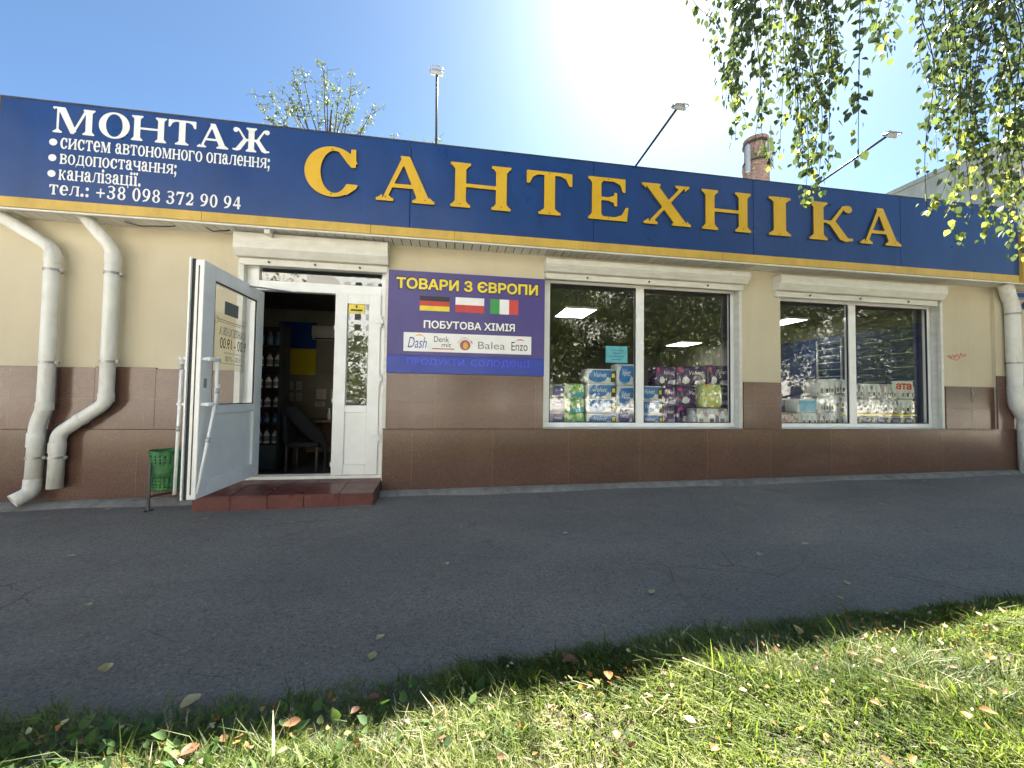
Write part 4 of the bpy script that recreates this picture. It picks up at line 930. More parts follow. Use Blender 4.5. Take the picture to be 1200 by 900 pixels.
def pack(x0, x1, z0, z1, style, label, group, y0=GY, dp=.24, name='toilet_paper_pack'):
    y0 += random.uniform(-.012, .012); xm = random.uniform(-.006, .006); x0 += xm; x1 += xm
    g = thing(name, label, 'package', ((x0+x1)/2, y0+dp/2, z0), group)
    body = {'blue': 'pack_white', 'violet': 'pack_violet', 'green': 'pack_green', 'lilac': 'pack_lilac', 'grey': 'pack_grey', 'dim': 'pack_dim', 'red': 'pack_red', 'teal': 'pack_white', 'navy': 'pack_white', 'food': 'pack_food'}[style]
    mb = MB(); n = 8                                   # soft wrapped body bulging over the rolls inside
    for j in range(7):
        for i in range(n*4+1):
            a = i/(n*4); zz = z0+.002+(z1-z0-.004)*j/6; q = abs(j-3)/3
            ins = .012*q**4; bl = .006*math.cos(a*4*math.pi*2)*(1-q**2)
            mb.v.append((x0+ins+(x1-x0-2*ins)*a, y0+.010+.012*q**3+bl*-.6+(.014 if i in (0, n*4) else 0), zz))
    m_ = n*4+1
    for j in range(6):
        for i in range(n*4): k = j*m_+i; mb.f.append((k, k+1, k+m_+1, k+m_)); mb.mi.append(0)
    kk = len(mb.v)
    for j in range(7):
        q = abs(j-3)/3; ins = .012*q**4; zz = z0+.002+(z1-z0-.004)*j/6
        mb.v += [(x0+ins, y0+dp, zz), (x1-ins, y0+dp, zz)]
    for j in range(6):
        a, b_ = j*m_, (j+1)*m_; c, d = kk+2*j, kk+2*j+2
        mb.f += [(a, b_, d, c), (a+m_-1, c+1, d+1, b_+m_-1), (c+1, c, d, d+1)]; mb.mi += [0]*3
    mb.f.append(tuple(list(range(m_))[::-1]+[kk, kk+1])); mb.f.append(tuple(list(range(6*m_, 7*m_))+[kk+13, kk+12])); mb.mi += [0, 0]
    mb.build('wrapped_body', body, g, 0, True)
    f = y0-.0035; w_ = x1-x0; h = z1-z0
    def pan(pts, mat, nm, yy=f):
        mb = MB(); mb.face([(x0+w_*a, yy, z0+h*b_) for a, b_ in pts]); return mb.build(nm, mat, g)
    if style in ('blue', 'navy'):
        bl = 'swoosh_blue' if style == 'blue' else 'pack_navy'
        pan([(.06, .36), (.10, .66), (.20, .90), (.97, .92), (.97, .52), (.80, .44), (.62, .22), (.45, .13), (.25, .16), (.12, .22)], bl, 'printed_band')
        sans('lettering', 'Velvet', x0+w_*.24, x0+w_*.66, z0+h*.44, z0+h*.76, f-.002, 'white_ink', g, .02, .3)
        pan([(.80, .12), (.96, .12), (.96, .82), (.80, .82)], 'black_ink', 'badge', f-.002); pan([(.83, .42), (.93, .42), (.93, .70), (.83, .70)], 'yellow_ink', 'badge_mark', f-.004)
        pan([(.60, .16), (.72, .10), (.79, .16), (.76, .34), (.70, .46), (.64, .34)], 'white_ink', 'feather_print', f-.002)
        pan([(.08, .24), (.30, .06), (.52, .06), (.40, .13), (.25, .15)], 'swoosh_pale', 'pale_band', f-.001)
    elif style == 'violet':
        sans('lettering', 'Velvet', x0+w_*.38, x0+w_*.86, z0+h*.60, z0+h*.80, f-.002, 'white_ink', g, .02, .25)
        pan([(.08+.09*math.cos(q*.628), .86+.10*math.sin(q*.628)) for q in range(10)], 'pink', 'pink_dot')
        pan([(.14, .22), (.26, .14), (.38, .20), (.42, .36), (.30, .50), (.18, .46)], 'white_ink', 'flower_print')
        pan([(.55, .14), (.92, .10), (.94, .34), (.6, .3)], 'pack_lilac', 'pale_band')
    elif style == 'green':
        for (a, b_) in ((.24, .62), (.45, .36), (.18, .26)):
            pan([(a+.13*(1 if q % 2 else .45)*math.cos(q*.628), b_+.17*(1 if q % 2 else .45)*math.sin(q*.628)) for q in range(10)], 'white_ink', 'flower_print')
        pan([(.3, .04), (.94, .04), (.94, .42), (.36, .36)], 'pack_teal', 'printed_band', f+.001)
    elif style == 'lilac':
        pan([(.36, .1), (.96, .1), (.96, .92), (.42, .92), (.36, .5)], 'pack_navy', 'printed_band'); sans('lettering', 'Velvet', x0+w_*.46, x0+w_*.9, z0+h*.55, z0+h*.72, f-.002, 'white_ink', g, .01, .25)
    elif style == 'teal':
        pan([(.05, .1), (.95, .1), (.95, .9), (.05, .9)], 'swoosh_pale', 'printed_band')
    elif style in ('grey', 'dim'):
        for k in range(3):
            c = .2+.3*k
            pan([(c-.09, .12), (c+.09, .12), (c+.10, .55), (c+.05, .72), (c+.04, .86), (c-.04, .86), (c-.05, .72), (c-.10, .55)], 'white_ink', 'bottle_print')
            pan([(c-.06, .2), (c+.06, .2), (c+.06, .45), (c-.06, .45)], 'black_ink' if k == 1 else 'grey_ink', 'label_print', f-.002)
ORD = {1: ['only one'], 2: ['bottom', 'top'], 3: ['bottom', 'middle', 'top'], 4: ['bottom', 'second lowest', 'second highest', 'top'], 5: ['bottom', 'second lowest', 'middle', 'second highest', 'top']}
def stack(x0, x1, z0, hs, style, what, where, group, **k):
    z = z0
    for i, h in enumerate(hs):
        s_ = style[i] if isinstance(style, list) else style
        wt = what[i] if isinstance(what, list) else what
        pack(x0, x1, z, z+h, s_, (f"{wt} {where}" if len(hs) == 1 else f"{wt}, {ORD[len(hs)][i]} {where}"), group, **k); z += h
ZB = .747
GA = 'paper packs piled behind the wider window'
stack(1.225, 1.445, ZB, [.17, .175, .2], 'lilac', 'lilac printed paper pack', 'in the stack next to the wall board', GA)
stack(1.465, 1.735, ZB, [.17, .2, .19], 'green', 'green flowered paper pack', 'between the lilac and blue-white packs', GA)
stack(1.765, 2.185, ZB, [.165, .2, .2, .2], 'blue', 'white pack with blue swoosh', 'of four under the cyan note', GA)
stack(2.20, 2.475, ZB, [.25, .29, .30], ['navy', 'blue', 'blue'], ['dark blue-white pack', 'tall white pack with blue swoosh', 'tall white pack with blue swoosh'], 'of three against the middle frame', GA)
stack(2.50, 2.86, ZB, [.16, .19, .20], 'blue', 'white pack with blue swoosh', 'of three beside the purple packs', GA)
stack(2.84, 3.14, ZB+.01, [.26, .28, .28], 'violet', 'dark purple paper pack', 'in the purple stack touching blue packs', GA, y0=.43)
stack(3.16, 3.62, ZB+.01, [.26, .28, .29], 'violet', 'dark purple paper pack', 'in the middle purple stack', GA, y0=.43)
stack(3.64, 3.98, ZB+.01, [.26, .28, .32], 'violet', 'dark purple paper pack', 'in the purple stack farthest along', GA, y0=.43)
stack(3.40, 3.70, ZB+.26, [.32], 'food', 'green and yellow packet standing before the purple packs', 'near the far reveal', GA, y0=.20, dp=.16, name='packet')
pack(3.25, 3.78, ZB, ZB+.25, 'dim', 'low grey-pink pack lying before the dark purple packs', GA, y0=.20, dp=.18)
GB = 'packs piled behind the far window'
stack(4.62, 4.99, ZB, [.20], 'red', 'reddish mottled packet lying low', 'next to the near frame of the far window', GB, name='packet')
stack(5.00, 5.30, ZB, [.20, .20], ['grey', 'teal'], ['grey printed pack', 'pale blue pack'], 'of two beside the reddish packet', GB)
stack(5.32, 5.62, ZB, [.2, .24, .26], ['dim', 'dim', 'grey'], ['dark printed pack', 'dark printed pack', 'grey bottle-print pack'], 'of three before the towel rail', GB)
stack(5.64, 5.98, ZB, [.25, .22, .24], ['grey', 'grey', 'dim'], ['white bottle-print pack', 'white bottle-print pack', 'rosy grey printed pack'], 'of three behind the far middle frame', GB, y0=.36)
for k in range(5): pack(5.80+k*.25, 6.04+k*.25, ZB, ZB+.15, 'navy', f"flat white box, {['first', 'second', 'third', 'fourth', 'last'][k]} in the low row counted from the middle frame", GB, dp=.2, name='flat_box')
for k in range(4): stack(5.86+k*.31, 6.15+k*.31, ZB+.19, [.22, .24], 'grey' if k % 2 else 'dim', 'bottle-print pack', f"over the flat boxes, {['first', 'second', 'third', 'last'][k]} from the middle frame", GB, y0=.33)
box('low_rack', 'yellow_ink', None, 5.79, 7.06, .29, .60, ZB+.158, ZB+.185, .002); o_ = bpy.data.objects['low_rack']; o_.name = 'rack_board'; tag(o_, 'thin yellow board lying over the low row of flat boxes', 'board')
pn = thing('red_letter_card', 'white card with red letters on top of the far window packs', 'card', (6.9, .3, 1.2)); box('card', 'paper', pn, 6.62, 7.0, .296, .302, 1.285, 1.44, 0)
sans('lettering', 'ата', 6.68, 6.97, 1.31, 1.41, .292, 'red_ink', pn, .04)
# cyan notice taped inside the pane
nt_ = thing('paper_notice', 'cyan paper notice taped inside the wider window above the packs', 'notice', (2.12, .175, 1.59)); box('sheet', 'cyan_paper', nt_, 1.975, 2.275, .172, .176, 1.585, 1.805, 0)
g = MB()
for k, (a, b_) in enumerate(((.06, .24), (.10, .2), (.04, .26), (.08, .22))): g.box(1.975+a, 1.975+b_, .1705, .172, 1.75-k*.042, 1.756-k*.042)
g.build('print_lines', 'blue_ink', nt_)
# towel rail on the blue wall
tr_ = thing('towel_rail', 'chrome ladder towel rail on the blue wall behind the far window', 'towel rail', (7.63, 2.2, 1.2)); mb = MB()
for y_ in (1.92, 2.43): mb.tube([(7.62, y_, 1.15), (7.62, y_, 2.38)], .018, 10)
mb.build('upright', 'lamp_grey', tr_, 0, True)
for k in range(9): mb = MB(); mb.tube([(7.62, 1.92, 1.2+k*.14), (7.59, 2.05, 1.2+k*.14), (7.59, 2.30, 1.2+k*.14), (7.62, 2.43, 1.2+k*.14)], .010, 8); mb.build('rung', 'lamp_grey', tr_, 0, True)
for k in range(6):
    for q in range(2):
        hk = thing('display_pipe', 'chrome pipe samples lined up on the blue display wall', 'pipe', (7.66, .75+q*.45, 1.0+k*.24), 'chrome pipe samples'); mb = MB(); yy = .72+q*.45; mb.tube([(7.64, yy, 1.0+k*.24), (7.60, yy+.05, 1.0+k*.24), (7.60, yy+.3, 1.0+k*.24), (7.64, yy+.35, 1.0+k*.24)], .009, 8); mb.build('tube', 'lamp_grey', hk, 0, True)

# ================================================================== BEHIND THE OPEN DOOR
sh = thing('bottle_shelf', 'tall dark shelf unit with rows of bottles just inside the door', 'shelf', (-2.95, 1.35, .05))
mb = MB(); mb.box(-3.45, -3.42, 1.2, 1.5, .05, 2.1); mb.box(-2.41, -2.38, 1.2, 1.5, .05, 2.1); mb.box(-3.42, -2.41, 1.49, 1.5, .05, 2.1); mb.build('side_panel', 'dark_shelf', sh)
rows = [.42, .70, .93, 1.20, 1.50, 1.80]
for z in rows: box('shelf_board', 'dark_shelf', sh, -3.42, -2.41, 1.2, 1.49, z-.015, z, .002)
box('cabinet_door', 'cabinet', sh, -3.42, -2.925, 1.185, 1.20, .07, .40, .003); box('cabinet_door', 'cabinet', sh, -2.915, -2.41, 1.185, 1.20, .07, .40, .003)
mb = MB(); mb.tube([(-2.98, 1.178, .3), (-2.98, 1.165, .33), (-2.98, 1.178, .36)], .006, 6); mb.tube([(-2.86, 1.178, .3), (-2.86, 1.165, .33), (-2.86, 1.178, .36)], .006, 6); mb.build('handle', 'lamp_grey', sh)
names = ['lowest', 'second', 'third', 'fourth', 'fifth', 'highest']
for r_, z in enumerate(rows):
    hgt = [.20, .15, .15, .17, .2, .2][r_]; mat_ = ['paper', 'blue_ink', 'paper', 'paper', 'paper', 'swoosh_blue'][r_]
    col_ = 'dark blue' if mat_ == 'blue_ink' else ('blue' if mat_ == 'swoosh_blue' else 'white')
    proto = None
    for k in range(9):
        if proto is None:
            bt = thing('bottle', f'{col_} bottle on the {names[r_]} board of the shelf inside the door', 'bottle', (0, 0, 0), f'bottles on the {names[r_]} shelf board')
            mb = MB(); mb.lathe([(0, 0), (.036, 0), (.038, .01), (.038, hgt*.62), (.02, hgt*.78), (.016, hgt*.86), (0, hgt*.86)], 0, 0, 14); mb.build('body', mat_, bt, 0, True, True)
            mb = MB(); mb.lathe([(0, hgt*.86), (.019, hgt*.86), (.018, hgt), (0, hgt)], 0, 0, 12); mb.build('cap', 'blue_ink' if k % 2 else 'red_ink', bt, 0, True, True)
            mb = MB(); mb.lathe([(.0385, hgt*.15), (.0388, hgt*.5)], 0, 0, 14); mb.build('label_wrap', 'grey_ink', bt, 0, True, True)
            proto = bt; o = bt
        else: o = copy_tree(proto)
        o.location = (-3.33+k*.107, 1.30+random.uniform(-.02, .02), z+.001); o.rotation_euler.z = random.uniform(0, 6)
fl_ = thing('wall_flag', 'blue over yellow flag hung on the wall inside the door', 'flag', (-3.4, 3.55, 2.0))
box('blue_half', 'blue_ink', fl_, -3.42, -2.72, 3.575, 3.59, 2.02, 2.55, 0); box('yellow_half', 'yellow_ink', fl_, -3.42, -2.72, 3.575, 3.59, 1.50, 2.02, 0)
ac = thing('air_conditioner', 'white wall air conditioner seen through the open door', 'air conditioner', (-2.5, 3.5, 2.2))
mb = MB(); mb.prism_x([(3.6, 2.2), (3.6, 2.47), (3.42, 2.47), (3.39, 2.42), (3.40, 2.26), (3.46, 2.2)], -2.75, -2.0); mb.build('casing', 'pvc', ac, .01); box('louvre', 'gasket', ac, -2.7, -2.05, 3.405, 3.43, 2.205, 2.225, 0)
for k, (x, z, hw, hh) in enumerate(((-3.18, 1.28, .055, .08), (-3.18, 1.06, .055, .08), (-3.02, 1.28, .05, .085), (-3.02, 1.06, .05, .08), (-2.6, 1.12, .09, .10), (-2.36, 1.10, .06, .12), (-2.62, .92, .09, .05))):
    p_ = thing('wall_paper_sheet', 'printed sheet among those pinned on the back wall inside the door', 'sheet', (x, 3.59, z), 'sheets pinned on the back wall'); box('sheet', 'paper', p_, x-hw, x+hw, 3.588, 3.594, z-hh, z+hh, 0)
    g = MB()
    for q in range(4): g.box(x-hw*.7, x+hw*.6, 3.586, 3.588, z+hh*(.6-q*.4), z+hh*(.6-q*.4)+.008)
    g.build('print_lines', 'grey_ink', p_)
dk = thing('desk', 'wooden counter desk with dark front inside the door', 'desk', (-1.95, 1.7, .05)); box('desk_top', 'wood', dk, -2.33, -1.2, 1.45, 2.0, .70, .73); box('side_panel', 'wood', dk, -1.26, -1.22, 1.5, 1.98, .05, .70); box('side_panel', 'wood', dk, -2.31, -2.27, 1.5, 1.98, .05, .70); box('front_panel', 'wood', dk, -2.27, -1.26, 1.92, 1.94, .2, .70)
cr_ = thing('office_chair', 'chair draped with a dark jacket before the desk', 'chair', (-1.98, 1.15, .05))
mb = MB(); mb.box(-2.2, -1.78, .95, 1.35, .40, .46); mb.build('seat', 'dark_cloth', cr_, .02)
mb = MB(); mb.hexa([(-2.22, .93, .46), (-2.16, .93, .46), (-2.22, 1.38, .46), (-2.16, 1.38, .46), (-2.26, .95, .9), (-2.2, .95, .9), (-2.26, 1.36, .9), (-2.2, 1.36, .9)]); mb.build('backrest', 'dark_cloth', cr_, .02)
mb = MB(); mb.tube([(-2.24, .96, .92), (-2.12, 1.0, .86), (-1.98, 1.06, .68), (-1.82, 1.1, .52), (-1.72, 1.12, .36)], [.06, .09, .10, .09, .05], 12); mb.build('draped_jacket', 'dark_cloth', cr_, 0, True)
for (x, y_) in ((-2.18, .97), (-1.8, .97), (-2.18, 1.33), (-1.8, 1.33)): box('leg', 'dark_metal', cr_, x-.015, x+.015, y_-.015, y_+.015, .05, .40, 0)
for nm_, lab, x, y_, hh, mat_ in (('spray_bottle', 'white spray bottle standing on the desk inside the door', -1.85, 1.62, .17, 'paper'), ('monitor', 'black monitor on the desk inside the door', -1.6, 1.8, .22, 'gasket')):
    g = thing(nm_, lab, nm_.replace('_', ' '), (x, y_, .73))
    if nm_ == 'monitor': box('screen', mat_, g, x-.2, x+.14, y_, y_+.03, .80, .73+hh+.06); box('foot', mat_, g, x-.08, x+.05, y_-.05, y_+.08, .731, .745); box('neck', mat_, g, x-.03, x+.01, y_+.005, y_+.025, .745, .82)
    else: mb = MB(); mb.lathe([(0, .731), (.028, .731), (.028, .82), (.012, .85), (.012, .9), (0, .9)], x, y_, 14); mb.build('body', mat_, g, 0, True); box('trigger', 'lamp_grey', g, x-.03, x+.02, y_-.008, y_+.008, .89, .91)

# ================================================================== BEHIND THE SHOP
cb = thing('concrete_building', 'plain grey concrete building rising behind the shop roof', 'building', (33, 30, 0))
box('wall', 'far_concrete', cb, 26, 44, 9.6, 60, -.3, 13.6, .02); box('parapet', 'far_concrete', cb, 25.9, 44.1, 9.5, 60.1, 13.6, 13.85, .02)
mb = MB()
for k in range(8): mb.box(25.985, 26, 9.6+k*6.2, 9.63+k*6.2, 0, 13.6)
mb.box(25.985, 26, 9.6, 60, 10.3, 10.33); mb.build('panel_joint', 'concrete', cb)
ch = thing('brick_chimney', 'round red brick chimney carrying antennas, far behind the sign', 'chimney', (34.9, 35, 0))
mb = MB(); mb.lathe([(1.9, -.3), (1.36, 27.2), (1.34, 28.2), (1.42, 28.2), (1.42, 28.6), (1.26, 28.6), (1.18, 31.4), (1.32, 31.4), (1.32, 31.8), (1.0, 31.8), (.95, 29)], 34.9, 35, 28); mb.build('shaft', 'chimney_brick', ch)
for k in range(3):
    mb = MB(); zz = [28.9, 31.1, 25][k]; mb.lathe([(1.1, zz), (1.40, zz), (1.40, zz+.15), (1.1, zz+.15)], 34.9, 35, 28); mb.build('steel_band', 'dark_metal', ch)
for (a, l, z_) in ((-.3, 3.6, 28.4), (3.5, 3.2, 27.5), (-1.3, 1.5, 29.5)):
    x_, y_ = 34.9+1.65*math.cos(a), 35+1.65*math.sin(a)
    mb = MB(); mb.box(x_-.22, x_+.22, y_-.15, y_+.15, z_, z_+l); mb.build('panel_antenna', 'lamp_grey', ch, .03)
    mb = MB(); mb.tube([(34.9+1.1*math.cos(a), 35+1.1*math.sin(a), z_+.6), (x_, y_, z_+.6)], .06, 6); mb.tube([(x_, y_, z_-.3), (x_, y_, z_+l+(1.5 if a == -.3 else .2))], .06, 6); mb.build('antenna_mount', 'lamp_grey', ch)
box('radio_box', 'letter_white', ch, 35.1, 35.7, 33.6, 33.85, 29.6, 30.9, .02)

# ================================================================== TREES
def branch_tree(name, lab, base, height, spread, mat_bark, mat_leaf, leaf, n_leaf, seed, trunk_r, droop=0., levels=3, first=.3, group=None, kids=(7, 5, 4), gather=.12, upw=.55, top=None):
    rs = np.random.RandomState(seed); g = thing(name, lab, 'tree', base, group); B0 = Vector(base)
    tips = []; tw = MB(); tk = MB()
    def grow(p, d, ln, r_, lv):
        n = 5; pts = [p]; cur = p.copy(); dd = d.normalized()
        for k in range(n):
            dd = (dd + Vector(rs.normal(0, .13, 3)) + Vector((0, 0, (.10 if droop == 0 else -.22*droop*lv)))).normalized()
            cur = cur+dd*ln/n; pts.append(cur.copy())
        (tk if lv == 0 else tw).tube(pts, [max(.004, r_*(1-.75*k/n)) for k in range(n+1)], 8 if lv == 0 else 5, False)
        if lv >= levels: tips.extend(pts[1:]); return
        if lv == levels-1: tips.extend(pts[3:])
        nk = kids[lv]
        for k in range(nk):
            f = first+(1-first)*(k+.5)/nk if lv == 0 else .3+.7*(k+.5)/nk
            i = min(n-1, int(f*n)); q = pts[i].lerp(pts[i+1], f*n-i)
            a = k*2.4+rs.uniform(0, .8); side = Vector((math.cos(a), math.sin(a), rs.uniform(.1, .9)*upw*2))
            if lv > 0: side = (side.normalized()+d.normalized()*.9)
            grow(q, side, ln*rs.uniform(.38, .58)*(spread if lv == 0 else 1)*(1.1-.45*f if lv == 0 else 1), r_*.42, lv+1)
        grow(pts[-1], dd+Vector(rs.normal(0, .2, 3)), ln*.35, r_*.3, lv+1) if lv < levels else None
    grow(B0+Vector((0, 0, -.1)), Vector((rs.normal(0, .04), rs.normal(0, .04), 1)), height*.78, trunk_r, 0)
    tk.build('trunk', mat_bark, g, 0, True); tw.build('branches', 'twig' if mat_bark == 'bark' else mat_bark, g, 0, True)
    T = np.array([tuple(t_) for t_ in tips]); C = T[rs.randint(0, len(T), n_leaf)] + rs.normal(0, gather, (n_leaf, 3))
    D = rs.normal(0, 1, (n_leaf, 3)); D[:, 2] -= .7+droop; N = rs.normal(0, 1, (n_leaf, 3)); N[:, 2] += .4
    P, Q = leaves(C, D, N, leaf*rs.uniform(.65, 1.2, n_leaf), 1.1)
    clump = np.clip(.5+.25*np.sin(C[:, 0]*2.1+seed)+.2*np.sin(C[:, 2]*1.7+C[:, 1]), 0, 1)
    quads('foliage', (P, Q), mat_leaf, g, np.repeat(np.clip(clump*.6+rs.uniform(0, .5, n_leaf), 0, 1), 6))
    if top: f = (top-base[2])/(P[:, 2].max()-base[2]); g.scale = (f, f, f)
    return g
def fan_tree(name, lab, base, z0, top, rx, n_limb, n_leaf, leaf, seed):
    rs = np.random.RandomState(seed); g = thing(name, lab, 'tree', base); bx, by, bz = base
    mb = MB(); mb.tube([(bx, by, bz), (bx+.1, by, (bz+z0)/2), (bx, by, z0), (bx+.1, by, z0+(top-z0)*.5)], [.16, .12, .09, .03], 10, False); mb.build('trunk', 'bark', g, 0, True)
    mb = MB(); tips = []; wts = []
    for k in range(n_limb):
        a = k*2.39+rs.uniform(-.3, .3); q = math.sqrt((k+.5)/n_limb); hz = top-(top-z0)*(.05+.62*q**1.7)-rs.uniform(0, .5)
        e = Vector((bx+rx*q*math.cos(a), by+rx*q*math.sin(a)*.8, hz)); s_ = Vector((bx, by, z0-.6+rs.uniform(-.3, 1.2)))
        m_ = s_.lerp(e, .5)+Vector((e.x-s_.x, e.y-s_.y, 0))*.12-Vector((0, 0, .1)); P = [s_, s_.lerp(m_, .5), m_, m_.lerp(e, .55)+Vector(rs.normal(0, .06, 3)), e]
        mb.tube(P, [.035, .028, .02, .012, .005], 5, False)
        for i in range(5):
            u = rs.uniform(.15, .95); b_ = (P[2].lerp(P[3], u*2) if u < .5 else P[3].lerp(P[4], u*2-1)); d = Vector((rs.normal(0, .5), rs.normal(0, .5), rs.uniform(.1, .6)))*(.75-.35*u); c = b_+d*.5+Vector((0, 0, -.03)); f = b_+d
            mb.tube([b_, c, f], [.010, .007, .004], 4, False)
            for v_ in np.linspace(.1, 1, 8): tips.append(tuple(b_.lerp(f, v_))); wts.append(1.3-u)
        for v_ in np.linspace(.1, 1, 8): tips.append(tuple(P[3].lerp(P[4], v_))); wts.append(.5)
        for v_ in np.linspace(.2, 1, 8): tips.append(tuple(P[2].lerp(P[3], v_))); wts.append(1.6)
    mb.build('branches', 'bark', g, 0, True)
    T = np.array(tips); w_ = np.array(wts); C = T[rs.choice(len(T), n_leaf, p=w_/w_.sum())]+rs.normal(0, .07, (n_leaf, 3))
    D = rs.normal(0, 1, (n_leaf, 3)); D[:, 2] -= .5; N = rs.normal(0, 1, (n_leaf, 3)); P, Q = leaves(C, D, N, leaf*rs.uniform(.6, 1.2, n_leaf), 1.15)
    quads('foliage', (P, Q), 'thin_leaf', g, np.repeat(rs.uniform(.0, 1, n_leaf), 6))
fan_tree('sparse_tree', 'thin airy young tree showing above the sign behind the gold first letter', (-5.3, 12, -.2), 10.7, 15.2, 3.0, 24, 1700, .105, 5)
fan_tree('small_tree', 'tree top with a few leaves just peeping over the sign beside the upright floodlight', (-1.3, 12, -.2), 10.2, 12.75, 1.3, 7, 300, .12, 6)

# the birch by the verge: trunk beside the viewer, long twigs hanging into the picture
bi = thing('birch_tree', 'weeping birch with long leafy twigs hanging in front of the sign', 'tree', (7.7, -3.9, gz(7.7)))
mb = MB(); mb.tube([(7.7, -3.9, -.1), (7.66, -3.9, 1.2), (7.5, -3.82, 2.8), (7.25, -3.75, 4.6), (7.05, -3.8, 6.6), (7.1, -3.8, 8.9)], [.21, .17, .15, .13, .09, .03], 18); mb.build('trunk', 'birch_bark', bi, 0, True)
limbs = [[(7.3, -3.78, 4.3), (6.2, -3.4, 5.4), (4.6, -2.9, 5.9), (3.0, -2.5, 5.5), (1.8, -2.35, 4.6)],
         [(7.28, -3.76, 4.5), (6.3, -3.2, 5.6), (5.0, -2.7, 5.7), (3.9, -2.45, 5.2), (3.1, -2.35, 4.6)],
         [(7.4, -3.8, 3.7), (6.3, -3.2, 4.8), (5.2, -2.7, 4.9), (4.1, -2.35, 4.3)],
         [(7.45, -3.8, 3.4), (6.7, -3.1, 4.3), (5.7, -2.6, 4.5), (4.7, -2.2, 4.0)],
         [(7.1, -3.8, 5.4), (5.6, -3.6, 6.7), (3.8, -3.3, 6.8), (2.4, -3.0, 6.0)], [(7.1, -3.8, 5.0), (8.0, -3.3, 6.0), (8.9, -3.0, 5.7)], [(7.1, -3.8, 5.8), (7.4, -4.8, 6.8), (7.6, -5.7, 6.2)]]
mb = MB()
def dense(pts, n=10):
    P = [Vector(p) for p in pts]; out = []
    for i in range(len(P)-1):
        p0 = P[max(0, i-1)]; p1, p2 = P[i], P[i+1]; p3 = P[min(len(P)-1, i+2)]
        for k in range(n):
            u = k/n; out.append(.5*((2*p1)+(p2-p0)*u+(2*p0-5*p1+4*p2-p3)*u*u+(3*p1-p0-3*p2+p3)*u**3))
    return out+[P[-1]]
LP = [dense(l) for l in limbs]
for l in LP: mb.tube(l, [.055*(1-.85*k/(len(l)-1))+.004 for k in range(len(l))], 8)
mb.build('limbs', 'birch_bark', bi, 0, True)
STR = [(1.73, -2.32, 3.47), (1.84, -2.23, 3.14), (1.69, -2.48, 3.1), (1.84, -2.34, 2.85), (2.07, -2.11, 3.32), (2.12, -2.11, 3.14), (1.77, -2.57, 2.62), (1.86, -2.53, 2.97), (1.81, -2.62, 3.03), (2.08, -2.39, 3.11), (1.89, -2.63, 3.03), (2.22, -2.38, 3.02), (2.38, -2.26, 2.78), (2.19, -2.48, 2.77), (2.47, -2.24, 2.52), (2.46, -2.3, 2.74), (2.15, -2.64, 2.43), (2.55, -2.31, 2.57), (2.39, -2.49, 2.67), (2.56, -2.4, 3.17), (2.52, -2.48, 3.22),
       (2.87, -2.23, 3.73), (2.78, -2.39, 3.76), (2.66, -2.56, 3.46), (3.05, -2.32, 3.66), (3.33, -2.18, 3.81), (3.01, -2.47, 3.69), (3.07, -2.52, 3.5), (3.26, -2.42, 3.12), (3.82, -2.09, 3.65), (3.93, -2.06, 3.1), (3.72, -2.25, 3.24), (4.0, -2.11, 3.26), (4.02, -2.14, 3.42), (3.27, -2.42, 2.42), (3.11, -2.59, 2.43), (3.76, -2.26, 2.63), (3.8, -2.32, 3.13), (3.65, -2.43, 2.47), (3.58, -2.51, 2.73), (3.8, -2.41, 2.31), (3.91, -2.37, 2.59), (3.76, -2.49, 2.35), (3.84, -2.47, 2.59), (4.07, -2.38, 2.31), (4.58, -2.13, 2.34), (4.33, -2.3, 2.53), (3.41, -2.48, 2.22), (4.04, -2.48, 2.18), (4.33, -2.38, 2.37)]
rs = np.random.RandomState(21)
ends = [(Vector(s_), 1.0) for s_ in STR]
for (x, y_, z) in STR:                                # neighbours that thicken each curtain of twigs
    for k in range(1 if x < 2.6 else (2 if x > 3.95 else 0)): ends.append((Vector((x+rs.normal(0, .07), y_+rs.normal(0, .14), z+abs(rs.normal(.1, .35)))), .9))
for k in range(46): ends.append((Vector((rs.uniform(4.7, 8.6), rs.uniform(-4.8, -2.1), rs.uniform(1.9, 3.6))), .8))
for k in range(40): ends.append((Vector((rs.uniform(2.4, 9), rs.uniform(-5.6, -2.6), rs.uniform(4.4, 5.6))), .8))
tw = MB(); Cs, Ds, Ns, Ss, Ts = [], [], [], [], []
allp = [p for l in LP for p in l[8:]]
